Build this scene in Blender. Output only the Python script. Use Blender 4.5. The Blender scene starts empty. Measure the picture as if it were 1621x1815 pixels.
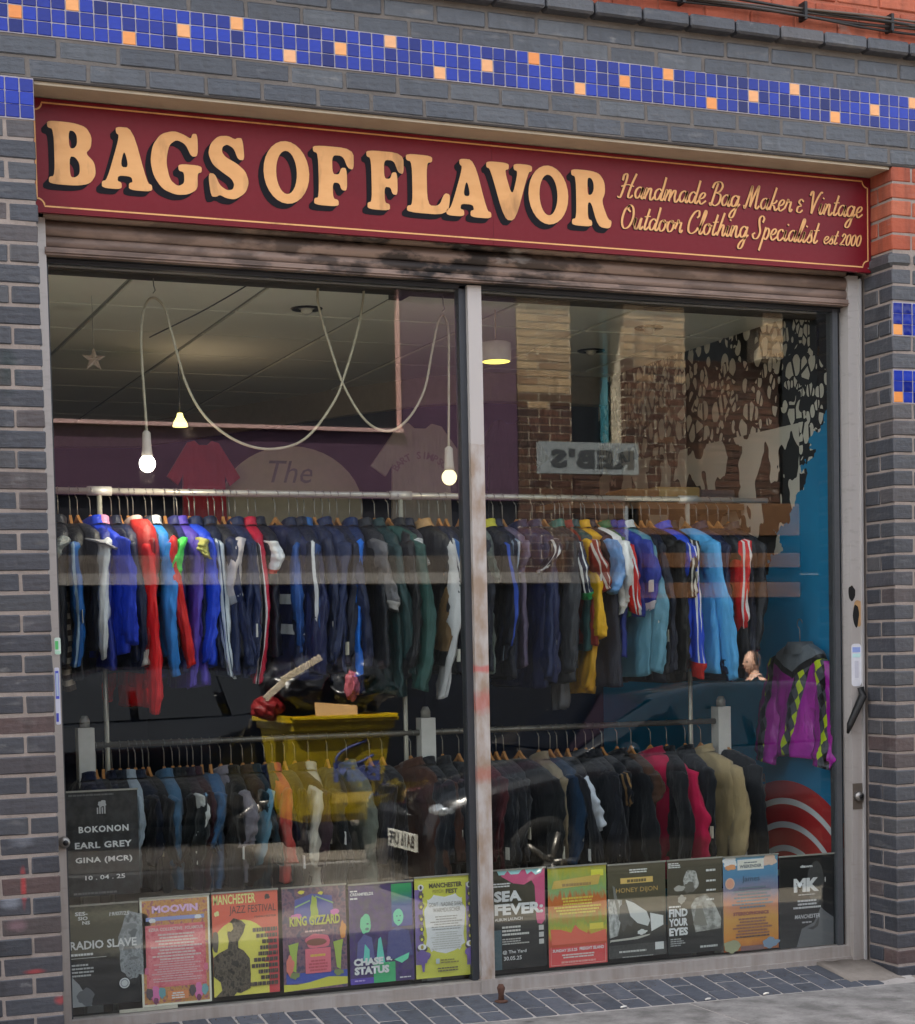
import bpy, bmesh, math, random
from mathutils import Vector, Matrix, noise as mnoise
from mathutils.geometry import tessellate_polygon
R = random.Random(7)
rad = math.radians
sc = bpy.context.scene
COL = sc.collection

# ------------------------------------------------------------------ camera
PW, PH, PF, PPX, PPY = 1621.0, 1815.0, 3154.4494, 0.0, 423.45
CAM = Vector((-1.07839, -6.70286, 1.5381))
CR = Vector((0.924328, -0.380998, -0.021408))      # camera right
CU = Vector((0.040631, 0.042481, 0.998271))        # camera up
CB = Vector((-0.379430, -0.923599, 0.054747))      # camera back
cd = bpy.data.cameras.new('camera'); cam = bpy.data.objects.new('camera', cd); COL.objects.link(cam)
cd.sensor_fit = 'HORIZONTAL'; cd.sensor_width = 36.0
cd.lens = 36.0 * PF / PW
cd.shift_x = 0.0; cd.shift_y = PPY / PW
cd.clip_start = 0.05; cd.clip_end = 2000
cam.matrix_world = Matrix(((CR.x, CU.x, CB.x, CAM.x), (CR.y, CU.y, CB.y, CAM.y), (CR.z, CU.z, CB.z, CAM.z), (0, 0, 0, 1)))
sc.camera = cam

def at(px, py, Y):
    """photo pixel -> the point of the vertical plane y = Y that it shows"""
    d = CR * ((px - PW / 2) / PF) - CU * ((py - PH / 2 - PPY) / PF) - CB
    return CAM + d * ((Y - CAM.y) / d.y)
def refl(px, py, Yv):
    """the same for a thing seen mirrored in the shop window: Yv is its mirrored depth"""
    v = at(px, py, Yv); return Vector((v.x, 0.606 - v.y, v.z))
def gz(x): return 0.055 - 0.012 * x                # the street falls gently to the right

# ------------------------------------------------------------------ sky, sun, exposure
SUN_AZ, SUN_EL = rad(-50), rad(55)                 # azimuth from +Y towards +X
w = bpy.data.worlds.new('World'); sc.world = w; w.use_nodes = True
nt = w.node_tree; nt.nodes.clear()
sky = nt.nodes.new('ShaderNodeTexSky'); sky.sky_type = 'NISHITA'; sky.sun_disc = False
sky.dust_density = 4.0; sky.ozone_density = 0.3; sky.sun_elevation = SUN_EL; sky.sun_rotation = SUN_AZ
bg = nt.nodes.new('ShaderNodeBackground'); bg.inputs['Strength'].default_value = 0.15
wo = nt.nodes.new('ShaderNodeOutputWorld')
hs = nt.nodes.new('ShaderNodeHueSaturation'); hs.inputs['Saturation'].default_value = 0.32   # thin bright haze over the whole sky
nt.links.new(sky.outputs[0], hs.inputs['Color']); nt.links.new(hs.outputs[0], bg.inputs[0]); nt.links.new(bg.outputs[0], wo.inputs[0])
sd = bpy.data.lights.new('sun', 'SUN'); sd.energy = 5.0; sd.angle = rad(0.53); sd.color = (1.0, 0.93, 0.82)
so = bpy.data.objects.new('sun', sd); COL.objects.link(so)
sdir = Vector((math.sin(SUN_AZ) * math.cos(SUN_EL), math.cos(SUN_AZ) * math.cos(SUN_EL), math.sin(SUN_EL)))
so.rotation_euler = sdir.to_track_quat('Z', 'Y').to_euler(); so.location = (-20, 10, 30)
sc.view_settings.view_transform = 'Standard'; sc.view_settings.look = 'None'
sc.view_settings.gamma = 1.0; sc.view_settings.exposure = 2.4; sc.view_settings.use_curve_mapping = False
sc.render.engine = 'CYCLES'
cy = sc.cycles
cy.use_denoising = True
cy.max_bounces = 8; cy.diffuse_bounces = 4; cy.glossy_bounces = 4; cy.transmission_bounces = 4
cy.transparent_max_bounces = 16; cy.caustics_reflective = False; cy.caustics_refractive = False
cy.sample_clamp_indirect = 4.0; cy.blur_glossy = 0.5

# ------------------------------------------------------------------ materials
def lin(c):
    if isinstance(c, str):
        c = c.lstrip('#'); c = [int(c[i:i + 2], 16) / 255 for i in (0, 2, 4)]
        c = [x / 12.92 if x <= .04045 else ((x + .055) / 1.055) ** 2.4 for x in c]
    return (c[0], c[1], c[2], 1.0)
class NG:
    def __init__(s, name):
        s.m = bpy.data.materials.new(name); s.m.use_nodes = True
        s.t = s.m.node_tree; s.t.nodes.clear()
        s.out = s.t.nodes.new('ShaderNodeOutputMaterial')
        s.co = s.t.nodes.new('ShaderNodeTexCoord')
    def n(s, typ): return s.t.nodes.new('ShaderNode' + typ)
    def put(s, sock, v):
        if hasattr(v, 'is_linked'): s.t.links.new(v, sock)
        elif v is not None:
            if sock.type == 'RGBA' and not isinstance(v, (int, float)): sock.default_value = lin(v)
            elif sock.type == 'VECTOR' and isinstance(v, (int, float)): sock.default_value = (v, v, v)
            else: sock.default_value = v
    def math(s, op, a, b=None, c=None, clamp=False):
        k = s.n('Math'); k.operation = op; k.use_clamp = clamp
        for i, v in enumerate((a, b, c)):
            if v is not None: s.put(k.inputs[i], v)
        return k.outputs[0]
    def mix(s, f, a, b, mode='MIX'):
        k = s.n('MixRGB'); k.blend_type = mode
        s.put(k.inputs[0], f); s.put(k.inputs[1], a); s.put(k.inputs[2], b); return k.outputs[0]
    def map(s, vec, scale=(1, 1, 1), loc=(0, 0, 0), rot=(0, 0, 0)):
        k = s.n('Mapping'); s.put(k.inputs['Vector'], vec)
        k.inputs['Scale'].default_value = scale; k.inputs['Location'].default_value = loc; k.inputs['Rotation'].default_value = rot
        return k.outputs[0]
    def noise(s, vec, scale, detail=3, rough=.55, col=False):
        k = s.n('TexNoise'); s.put(k.inputs['Vector'], vec); k.inputs['Scale'].default_value = scale
        k.inputs['Detail'].default_value = detail; k.inputs['Roughness'].default_value = rough
        return k.outputs['Color' if col else 'Fac']
    def vor(s, vec, scale, feature='F1', out='Distance'):
        k = s.n('TexVoronoi'); k.feature = feature; s.put(k.inputs['Vector'], vec); k.inputs['Scale'].default_value = scale
        return k.outputs[out]
    def ramp(s, fac, stops, interp='LINEAR'):
        k = s.n('ValToRGB'); s.put(k.inputs[0], fac); cr = k.color_ramp; cr.interpolation = interp
        while len(cr.elements) < len(stops): cr.elements.new(.5)
        for e, (p, c) in zip(cr.elements, stops): e.position = p; e.color = lin(c) if not isinstance(c, (int, float)) else (c, c, c, 1)
        return k.outputs[0]
    def sep(s, vec):
        k = s.n('SeparateXYZ'); s.put(k.inputs[0], vec); return k.outputs
    def rand(s): return s.n('ObjectInfo').outputs['Random']
    def bump(s, h, strength=.3, dist=.01, nrm=None):
        k = s.n('Bump'); k.inputs['Strength'].default_value = strength; k.inputs['Distance'].default_value = dist
        s.put(k.inputs['Height'], h)
        if nrm is not None: s.put(k.inputs['Normal'], nrm)
        return k.outputs[0]
    def pbr(s, col, rough=.6, metal=0, nrm=None, spec=.5, **kw):
        b = s.n('BsdfPrincipled'); s.put(b.inputs['Base Color'], col); s.put(b.inputs['Roughness'], rough); s.put(b.inputs['Metallic'], metal)
        b.inputs['Specular IOR Level'].default_value = spec
        if nrm is not None: s.put(b.inputs['Normal'], nrm)
        for k_, v in kw.items(): s.put(b.inputs[k_.replace('_', ' ')], v)
        s.t.links.new(b.outputs[0], s.out.inputs[0]); return s.m
_M = {}
def plain(c, rough=.6, metal=0, spec=.5, var=.15, sc_=30, bump=.1):
    """one colour with faint mottling and fine relief"""
    key = ('p', str(c), rough, metal, spec, var, sc_, bump)
    if key not in _M:
        g = NG('surface'); o = g.co.outputs['Object']
        nf = g.noise(o, sc_, 4)
        lo = [x * (1 - var) for x in lin(c)[:3]]; hi = [min(1, x * (1 + var)) for x in lin(c)[:3]]
        col = g.mix(nf, lo, hi)
        _M[key] = g.pbr(col, rough, metal, g.bump(g.noise(o, sc_ * 6, 2), bump, .002) if bump else None, spec)
    return _M[key]
def emit(c, st):
    key = ('e', str(c), st)
    if key not in _M:
        g = NG('lamp_glow'); e = g.n('Emission'); g.put(e.inputs[0], c); e.inputs[1].default_value = st
        g.t.links.new(e.outputs[0], g.out.inputs[0]); _M[key] = g.m
    return _M[key]
def ink(c, rough=.55):
    key = ('i', str(c), rough)
    if key not in _M:
        g = NG('ink'); o = g.co.outputs['Object']
        cl = [min(.88, x * 1.55) for x in lin(c)[:3]]
        _M[key] = g.pbr(g.mix(g.math('MULTIPLY', g.noise(o, 90, 5), .22), cl, (.36, .34, .31)), rough, 0, g.bump(g.noise(o, 9, 3), .25, .01))
    return _M[key]
def fabric(c, shiny=False, ptn=None):
    key = ('f', str(c), shiny)
    if key not in _M:
        g = NG('fabric'); o = g.co.outputs['Object']
        nf = g.noise(o, 9, 4); fine = g.noise(g.map(o, (260, 260, 260)), 1, 2)
        lo = [x * .72 for x in lin(c)[:3]]; hi = [min(1, x * 1.12) for x in lin(c)[:3]]
        col = g.mix(nf, lo, hi)
        h = g.math('ADD', g.math('MULTIPLY', g.noise(g.map(o, (14, 14, 4)), 1, 4), 1.0), g.math('MULTIPLY', fine, .12))
        _M[key] = g.pbr(col, .42 if shiny else .85, 0, g.bump(h, .8, .025), .4 if shiny else .2, Sheen_Weight=.0 if shiny else .15)
    return _M[key]

# ------------------------------------------------------------------ object helpers
def tag(o, label=None, cat=None, group=None, kind=None):
    if label: o['label'] = label
    if cat: o['category'] = cat
    if group: o['group'] = group
    if kind: o['kind'] = kind
    return o
def link(name, mesh, parent=None, mat=None, loc=None, rot=None):
    o = bpy.data.objects.new(name, mesh); COL.objects.link(o)
    if mat is not None and mesh is not None and len(mesh.materials) == 0: mesh.materials.append(mat)
    if parent is not None:
        o.parent = parent
        if parent.get('_w'): o.matrix_parent_inverse = parent.matrix_basis.inverted()
    if loc is not None: o.location = loc
    if rot is not None: o.rotation_euler = rot
    return o
def thing(name, label, cat, loc, group=None):
    """Empty at the base; children are built in world coordinates"""
    o = bpy.data.objects.new(name, None); COL.objects.link(o); o.location = loc; o.empty_display_size = .05
    o['_w'] = 1
    return tag(o, label, cat, group)
def mesh_py(name, vs, fs, smooth=False, mats=None, fm=None):
    m = bpy.data.meshes.new(name); m.from_pydata([tuple(v) for v in vs], [], fs); m.update()
    for k in mats or []: m.materials.append(k)
    if fm:
        for p, i in zip(m.polygons, fm): p.material_index = i
    if smooth:
        m.polygons.foreach_set('use_smooth', [True] * len(m.polygons))
    return m
class MB:
    """collects shapes into one mesh"""
    def __init__(s): s.v = []; s.f = []; s.sm = []
    def add(s, vs, fs, smooth=False):
        k = len(s.v); s.v += [tuple(v) for v in vs]; s.f += [tuple(i + k for i in f) for f in fs]; s.sm += [smooth] * len(fs); return s
    def box(s, x0, y0, z0, x1, y1, z1):
        return s.add([(x0, y0, z0), (x1, y0, z0), (x1, y1, z0), (x0, y1, z0), (x0, y0, z1), (x1, y0, z1), (x1, y1, z1), (x0, y1, z1)],
                     [(0, 3, 2, 1), (4, 5, 6, 7), (0, 1, 5, 4), (1, 2, 6, 5), (2, 3, 7, 6), (3, 0, 4, 7)])
    def tube(s, pts, r, n=8, closed=False, cap=True):
        pts = [Vector(p) for p in pts]; N = len(pts); rings = []
        rr = r if isinstance(r, (list, tuple)) else [r] * N
        up = Vector((0, 0, 1))
        for i, p in enumerate(pts):
            a = pts[i - 1] if (i > 0 or closed) else p; b = pts[(i + 1) % N] if (i < N - 1 or closed) else p
            t = (b - a).normalized()
            u = t.cross(up if abs(t.z) < .95 else Vector((0, 1, 0))).normalized(); v = u.cross(t)
            rings.append([p + (u * math.cos(2 * math.pi * k / n) + v * math.sin(2 * math.pi * k / n)) * rr[i] for k in range(n)])
        s.loft(rings, closed, cap); return s
    def loft(s, rings, closed=False, cap=True, smooth=True):
        n = len(rings[0]); vs = [p for r in rings for p in r]; fs = []
        M = len(rings)
        for i in range(M if closed else M - 1):
            for k in range(n):
                a = i * n + k; b = i * n + (k + 1) % n; c = ((i + 1) % M) * n + (k + 1) % n; d = ((i + 1) % M) * n + k
                fs.append((a, b, c, d))
        if cap and not closed:
            fs.append(tuple(range(n))[::-1]); fs.append(tuple((M - 1) * n + k for k in range(n)))
        s.add(vs, fs, smooth); return s
    def cyl(s, p0, p1, r, n=16): return s.tube([p0, p1], r, n)
    def ball(s, c, r, n=12, m=8, sq=(1, 1, 1)):
        c = Vector(c); rings = []
        for i in range(m + 1):
            a = math.pi * i / m; q = max(math.sin(a), .001)
            rings.append([c + Vector((r * sq[0] * q * math.cos(2 * math.pi * k / n), r * sq[1] * q * math.sin(2 * math.pi * k / n), -r * sq[2] * math.cos(a))) for k in range(n)])
        return s.loft(rings, False, True)
    def build(s, name, mat, parent=None, **kw):
        m = mesh_py(name, s.v, s.f); m.polygons.foreach_set('use_smooth', s.sm)
        return link(name, m, parent, mat, **kw)
_BX = {}
def bev_box(sx, sy, sz, b=.004, seed=0, jit=.0):
    """bevelled box mesh centred on its origin, shared between alike pieces"""
    key = (round(sx, 4), round(sy, 4), round(sz, 4), b, seed, jit)
    if key in _BX: return _BX[key]
    bm = bmesh.new(); bmesh.ops.create_cube(bm, size=1)
    rr = random.Random(seed)
    for v in bm.verts:
        v.co = Vector((v.co.x * sx, v.co.y * sy, v.co.z * sz)) + Vector((rr.uniform(-1, 1), rr.uniform(-1, 1) * .4, rr.uniform(-1, 1))) * jit
    if b: bmesh.ops.bevel(bm, geom=list(bm.edges), offset=b, segments=1, affect='EDGES')
    m = bpy.data.meshes.new('piece'); bm.to_mesh(m); bm.free(); _BX[key] = m; return m
_PM = {}
def piece(name, size, loc, mat, parent, b=.004, jit=.0018, nvar=4, rot=None):
    """a brick, tile, paver ...: an object of its own on shared mesh data"""
    s = R.randrange(nvar); key = (tuple(round(x, 4) for x in size), b, s, jit, mat.name)
    if key not in _PM:
        m = bev_box(*size, b, s, jit).copy(); m.materials.append(mat); _PM[key] = m
    o = bpy.data.objects.new(name, _PM[key]); COL.objects.link(o); o.location = loc
    if rot: o.rotation_euler = rot
    if parent is not None:
        o.parent = parent
        if parent.get('_w'): o.matrix_parent_inverse = parent.matrix_basis.inverted()
    return o
def poly(pts, holes=(), flip=False):
    """filled outline in 2D -> (verts2d, tris)"""
    loops = [[Vector((p[0], p[1], 0)) for p in pts]] + [[Vector((p[0], p[1], 0)) for p in h] for h in holes]
    tris = tessellate_polygon(loops); vs = [v for l in loops for v in l]
    return vs, [tuple(t) for t in tris]
def chaikin(pts, it=2, q=.22):
    for _ in range(it):
        o = []
        for i, a in enumerate(pts):
            b = pts[(i + 1) % len(pts)]
            o += [(a[0] * (1 - q) + b[0] * q, a[1] * (1 - q) + b[1] * q), (a[0] * q + b[0] * (1 - q), a[1] * q + b[1] * (1 - q))]
        pts = o
    return pts
def catmull(pts, n=6, closed=False):
    P = [Vector((*p, 0)[:3]) if len(p) == 2 else Vector(p) for p in pts]; o = []; N = len(P)
    for i in range(N if closed else N - 1):
        p0 = P[(i - 1) % N] if (i > 0 or closed) else P[0] * 2 - P[1]; p1 = P[i]; p2 = P[(i + 1) % N]; p3 = P[(i + 2) % N] if (i + 2 < N or closed) else P[-1] * 2 - P[-2]
        for k in range(n):
            t = k / n
            o.append(.5 * (2 * p1 + (p2 - p0) * t + (2 * p0 - 5 * p1 + 4 * p2 - p3) * t * t + (3 * p1 - p0 - 3 * p2 + p3) * t ** 3))
    if not closed: o.append(P[-1])
    return o
_TX = {}
def text_mesh(body, size, align='LEFT', bold=0.0, sx=1.0, shear=0.0, spacing=1.0):
    key = (body, size, align, bold, sx, shear, spacing)
    if key in _TX: return _TX[key].copy()
    c = bpy.data.curves.new('t', 'FONT'); c.body = body; c.size = size; c.align_x = align; c.offset = bold * size
    c.shear = shear; c.space_character = spacing; c.resolution_u = 2
    o = bpy.data.objects.new('t', c); COL.objects.link(o)
    dg = bpy.context.evaluated_depsgraph_get()
    m = bpy.data.meshes.new_from_object(o.evaluated_get(dg))
    bpy.data.objects.remove(o); bpy.data.curves.remove(c)
    for v in m.vertices: v.co.x *= sx
    _TX[key] = m; return m.copy()
def fit_text(body, x0, x1, bold=0, shear=0, spacing=1.0, height=None):
    """lettering stretched to run from x0 to x1 (2D, baseline 0); returns (mesh, cap height)"""
    m = text_mesh(body, 1.0, 'LEFT', bold, 1.0, shear, spacing)
    xs = [v.co.x for v in m.vertices]; ys = [v.co.y for v in m.vertices]
    k = (x1 - x0) / (max(xs) - min(xs)); a = min(xs); ky = k if height is None else height / (max(ys) - min(ys)); b = min(ys)
    for v in m.vertices: v.co.x = x0 + (v.co.x - a) * k; v.co.y = (v.co.y - b) * ky
    return m, (max(ys) - min(ys)) * ky
# ------------------------------------------------------------------ wall materials
def spray(g, col, wpos, marks):
    s_ = g.sep(wpos)
    for (px, py, rx, rz_, c, k) in marks:
        q = at(px, py, 0.); dx = g.math('DIVIDE', g.math('SUBTRACT', s_[0], q.x), rx); dz = g.math('DIVIDE', g.math('SUBTRACT', s_[2], q.z), rz_)
        d = g.math('SQRT', g.math('ADD', g.math('MULTIPLY', dx, dx), g.math('MULTIPLY', dz, dz)))
        d = g.math('ADD', d, g.math('MULTIPLY', g.math('SUBTRACT', g.noise(wpos, 18, 3), .5), .8))
        f = g.math('MULTIPLY', g.ramp(d, [(.3, 1.0), (1.0, 0.0)]), k)
        col = g.mix(f, col, c)
    return col
PIER_MARKS = [(42, 1572, .014, .09, '#a8383a', .75), (28, 1640, .05, .03, '#8a6a72', .5), (62, 1722, .05, .014, '#a8383a', .6), (108, 1772, .03, .02, '#b04040', .6), (14, 655, .05, .11, '#1c2b2a', .75), (40, 1490, .06, .03, '#7d8088', .45), (20, 1600, .05, .03, '#8d929c', .5)]
def brick_mat(stops, rough=.42, spec=.5, streak=.5, marks=None):
    g = NG('brick'); o = g.co.outputs['Object']; wpos = g.n('NewGeometry').outputs['Position']
    base = g.ramp(g.rand(), stops)
    wob = g.noise(g.map(o, (5, 5, 22)), 1, 5)
    col = g.mix(g.math('MULTIPLY', wob, streak), base, (.04, .04, .045))
    pale = g.ramp(g.noise(g.map(wpos, (8, 8, 30)), 1, 5), [(.58, 0.0), (.78, 1.0)])
    col = g.mix(g.math('MULTIPLY', pale, .32), col, (.24, .23, .22))
    drip = g.ramp(g.noise(g.map(wpos, (16, 16, 1.6)), 1, 5), [(.5, 0.0), (.72, 1.0)])
    col = g.mix(g.math('MULTIPLY', drip, .45), col, (.022, .021, .021))
    chip = g.ramp(g.noise(wpos, 75, 3), [(.68, 0.0), (.74, 1.0)])
    col = g.mix(g.math('MULTIPLY', chip, .6), col, (.012, .012, .013))
    lime = g.ramp(g.noise(g.map(wpos, (6, 6, 11), (3, 0, 5)), 1, 6), [(.66, 0.0), (.76, 1.0)])
    col = g.mix(g.math('MULTIPLY', lime, .4), col, (.42, .40, .37))
    if marks: col = spray(g, col, wpos, marks)
    h = g.math('ADD', g.noise(o, 45, 5), g.math('MULTIPLY', g.noise(g.map(o, (10, 10, 90)), 1, 3), .7))
    r = g.math('ADD', g.math('MULTIPLY', g.noise(o, 20, 3), .35), rough - .15)
    return g.pbr(col, r, 0, g.bump(h, .5, .006), spec)
BLUE_ST = [(0, '#34373e'), (.22, '#3d4047'), (.45, '#484a50'), (.62, '#373a41'), (.8, '#4e4f52'), (.93, '#4e494a'), (1, '#554844')]
DARK_ST = [(0, '#35373f'), (.3, '#3f4148'), (.55, '#4a494e'), (.75, '#3b3f47'), (.9, '#524949'), (1, '#5a4643')]
M_LINT = brick_mat([(0, '#363a42'), (.4, '#3e434b'), (.7, '#474b52'), (1, '#505459')], .36); M_BLUE = brick_mat(BLUE_ST, marks=PIER_MARKS); M_DARK = brick_mat(DARK_ST, marks=PIER_MARKS)
RED_ST = [(0, '#9c4c36'), (.5, '#a85840'), (1, '#b4664c')]
M_RED = brick_mat(RED_ST, .75, .25, .18)
def mortar(c):
    g = NG('mortar'); o = g.co.outputs['Object']
    col = g.mix(g.noise(o, 9, 6, .7), [x * .42 for x in lin(c)[:3]], [x * 1.15 for x in lin(c)[:3]])
    return g.pbr(col, .9, 0, g.bump(g.noise(o, 60, 4), .6, .006), .2)
M_MORT = mortar('#a0948c'); M_MORTD = mortar('#756f6a'); M_MORTR = mortar('#b9705a')
def tile_mat(stops):
    g = NG('glazed_tile'); o = g.co.outputs['Object']
    r = g.rand(); base = g.ramp(r, stops)
    mo = g.map(o, (20, 20, 60)); st = g.noise(mo, 1, 3)
    col = g.mix(g.math('MULTIPLY', st, .5), base, [x * .55 for x in lin(stops[0][1])[:3]])
    nr = g.noise(o, 12, 2)
    return g.pbr(col, g.math('ADD', g.math('MULTIPLY', r, .15), .12), 0, g.bump(nr, .5, .006), .3)
M_TILE = tile_mat([(0, '#091a70'), (.35, '#0f2a96'), (.7, '#1636ac'), (1, '#071252')])
M_ORANGE = tile_mat([(0, '#e08a48'), (.5, '#eda45e'), (1, '#e6b184')])
M_ALU = plain('#b9b6b4', .42, .35, .5, .12, 14)
def alu_dirty():
    g = NG('aluminium'); o = g.co.outputs['Object']; z = g.sep(o)[2]
    dirt = g.math('MULTIPLY', g.math('SUBTRACT', 1.0, g.math('MULTIPLY', z, .5), clamp=True), g.noise(g.map(o, (30, 30, 3)), 1, 5))
    col = g.mix(dirt, '#b3aeaa', '#7d6f62')
    col = g.mix(g.math('MULTIPLY', g.ramp(g.noise(g.map(o, (14, 14, 50)), 1, 5), [(.55, 0.0), (.75, 1.0)]), .5), col, '#8f8982')
    return g.pbr(col, .5, .15, g.bump(g.noise(o, 50, 3), .15, .002), .5)
M_ALUD = alu_dirty()
M_DGREY = plain('#3a3d42', .5, .3); M_BLACK = plain('#0d0d0f', .6); M_STEEL = plain('#8a8782', .35, .8)
def shutter_mat():
    g = NG('shutter_steel'); o = g.co.outputs['Object']
    a = g.ramp(g.noise(g.map(o, (6.0, 3.0, 16)), 1, 6), [(.44, 0.0), (.56, 1.0)])
    x = g.sep(o)[0]
    mid = g.math('SUBTRACT', 1.0, g.math('MULTIPLY', g.math('ABSOLUTE', g.math('SUBTRACT', x, 1.75)), .75), clamp=True)
    base = g.mix(g.noise(g.map(o, (1.2, 1.2, 25)), 1, 4), '#5f4d43', '#a48d80')
    col = g.mix(g.math('MULTIPLY', a, g.math('ADD', .3, g.math('MULTIPLY', mid, .7))), base, '#1d1a1a')
    pale = g.math('MULTIPLY', g.ramp(g.noise(g.map(o, (5, 5, 14), (3, 1, 2)), 1, 4), [(.6, 0.0), (.72, 1.0)]), mid)
    col = g.mix(g.math('MULTIPLY', pale, .8), col, '#c2bcb8')
    return g.pbr(col, .5, .25, g.bump(g.noise(o, 40, 4), .25, .003), .4)
M_SHUT = shutter_mat()

# ------------------------------------------------------------------ the shop building
Z0 = 3.52                                   # joint under the pier's tile panel
def jz(n): return Z0 - .075 * n             # bed joint n
XL, XR = .057, 3.826                        # clear opening between the piers
shop = thing('shop_building', 'blue-grey brick shopfront building with blue mosaic band and wide display window', 'building', (1.9, .5, gz(1.9)))
def core(name, boxes, mat):
    m = MB()
    for b in boxes: m.box(*b)
    return m.build(name, mat, shop)
pierL = core('brick_pier', [(-3.2, .004, -.3, XL - .006, .6, 3.67)], M_MORT)
pierR = core('brick_pier', [(XR + .006, .004, -.5, 7.5, .6, 3.67)], M_MORT)
lintel = core('brick_lintel', [(-3.2, .004, 3.672, 7.5, .30, 4.205)], M_MORTD)
upper = core('upper_wall', [(-3.2, .012, 4.206, 7.5, .35, 5.2)], M_MORTR)
core('unseen_shade_block', [(-16, .012, -.3, -6.2, 3.3, 16.6)], brick_mat(RED_ST, .75, .25, .18))  # unseen tall block beside the shop, added to shade the left of the street
BH = .0635
def brick(parent, x0, x1, n, y0=0., y1=.1, mat=None, proud=0, name='brick'):
    mat = mat or (M_LINT if parent is lintel else M_BLUE if n < 21 or R.random() < .35 else M_DARK)
    p = R.uniform(-.0022, .0022) + proud
    piece(name, (x1 - x0, y1 - y0, BH), ((x0 + x1) / 2, (y0 + y1) / 2 - p, jz(n + .5) + R.uniform(-.0015, .0015)), mat, parent, rot=(0, R.uniform(-.006, .006), 0))
# left pier: header and stretcher courses, tile panel on top
for n in range(0, 47):
    x = XL + R.uniform(-.0025, .0015)
    if n % 2 == 0: cuts = [(x - .1025, x), (x - .1025 - .225, x - .1125)]
    else: cuts = [(x - .215, x), (x - .215 - .112, x - .225)]
    e = cuts[-1][0]
    while e > -1.0: cuts.append((e - .225, e - .01)); e -= .225
    for a, b in cuts: brick(pierL, a, b, n)
def tiles(parent, x_left, ncol, n_top, orange=(), y=0.0):
    MB().box(x_left - .001, .0008, jz(n_top) - .152, x_left + .0519 * ncol, .0066, jz(n_top) - .001).build('grout', plain('#97929a', .85, 0, .3, .4, 20), parent)
    for c in range(ncol):
        for r in range(3):
            oc = (c, r) in orange
            piece('tile', (.0475, .012, .0462), (x_left + .0519 * (c + .5), y + .0042 + R.uniform(-.0006, .0006), jz(n_top) - .0035 - .0475 * (r + .5) - .002), M_ORANGE if oc else M_TILE, parent, .0022, .0006, 4,
                  (R.uniform(-.012, .012), 0, R.uniform(-.012, .012)))
tiles(pierL, XL - .0519 * 5, 5, -2)
for n in (-2, -1):
    e = XL - .0519 * 5 - .008 - (.1125 if n % 2 else 0)
    if n % 2: brick(pierL, e + .01, e + .1125, n)
    while e > -1.0: brick(pierL, e - .215, e, n); e -= .225
# right pier: quoin bricks show a face to the street and one to the window reveal
for n in range(-2, 47):
    mat = M_RED if n < 3 else None
    pr = .02 if n == 3 else 0
    hi = 3.826 + R.uniform(-.002, .002)
    if n == 3:
        piece('brick', (.12, .225, .066), (hi + .045, .105, jz(3.5)), M_BLUE, pierR, .018, .001); piece('brick', (.2, .12, .066), (hi + .215, .045, jz(3.5)), M_BLUE, pierR, .018, .001)
        continue
    tile_row = n in (6, 7, 10, 11)
    if n % 2 == 0:
        brick(pierR, hi, hi + .1025, n, (.02 if tile_row else 0), .215, mat)
        for e in (.1125, .3375, .5625, .7875): brick(pierR, hi + e, hi + e + .215, n, .02 if tile_row and e < .3 else 0, .1025, mat)
    else:
        y0 = .02 if tile_row else 0
        brick(pierR, hi, hi + .215, n, y0, .1025, mat); brick(pierR, hi, hi + .1, n, .1125, .215, mat)
        for e in (.225, .45, .675): brick(pierR, hi + e + (.1 if tile_row and e < .3 else 0), hi + e + .215, n, 0, .1025, mat)
        brick(pierR, hi + .9, hi + 1.0025, n, 0, .1025, mat)
tiles(pierR, XR + .002, 6, 6, {(0, 2), (4, 1)}); tiles(pierR, XR + .002, 6, 10, {(0, 2), (4, 0)})
# lintel: two courses, the mosaic band, two courses, projecting course
for k in range(-4, 23):
    x = .149 + .2218 * k
    brick(lintel, x - .2128, x - .0045, -4); x = .035 + .2222 * k
    brick(lintel, x - .2128, x - .0045, -3)
    x = .09 + .2222 * k
    brick(lintel, x - .2128, x - .0045, -8)
    if k in (6, 13): brick(lintel, x - .1, x - .0045 + .112, -7)
    else: x = .2 + .2222 * k; brick(lintel, x - .2128, x - .0045, -7)
M_GROUT = plain('#97929a', .85, 0, .3, .4, 20)
MB().box(-.56, .0008, 3.824, 4.66, .0066, 3.978).build('grout', M_GROUT, lintel)
for c in range(-10, 90):
    for r in range(3):
        q = c / 4; oc = (c % 4 == 0) and ((1, 0, 2)[(c // 4) % 3] == r)
        piece('tile', (.0475, .012, .0467), (.05193 * c, .0042 + R.uniform(-.0006, .0006), 3.895 + .006 + .05 * (1 - r)), M_ORANGE if oc else M_TILE, lintel, .0022, .0006, 4, (R.uniform(-.012, .012), 0, R.uniform(-.012, .012)))
for k in range(-4, 22):
    piece('brick', (.217, .16, .056), (.2222 * k, .02, jz(-8.62)), M_BLUE, lintel, .009, .0008)
core('cornice_bed', [(-3.2, -.02, 4.19, 7.5, .2, 4.196)], plain('#4a443f', .9))
# red brickwork above
for n in range(-18, -9):
    for k in range(-1, 22):
        x = .2222 * k + (.11 if n % 2 else 0)
        if x < -.2: continue
        brick(upper, x, x + .2125, n, .004, .1, M_RED)
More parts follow.
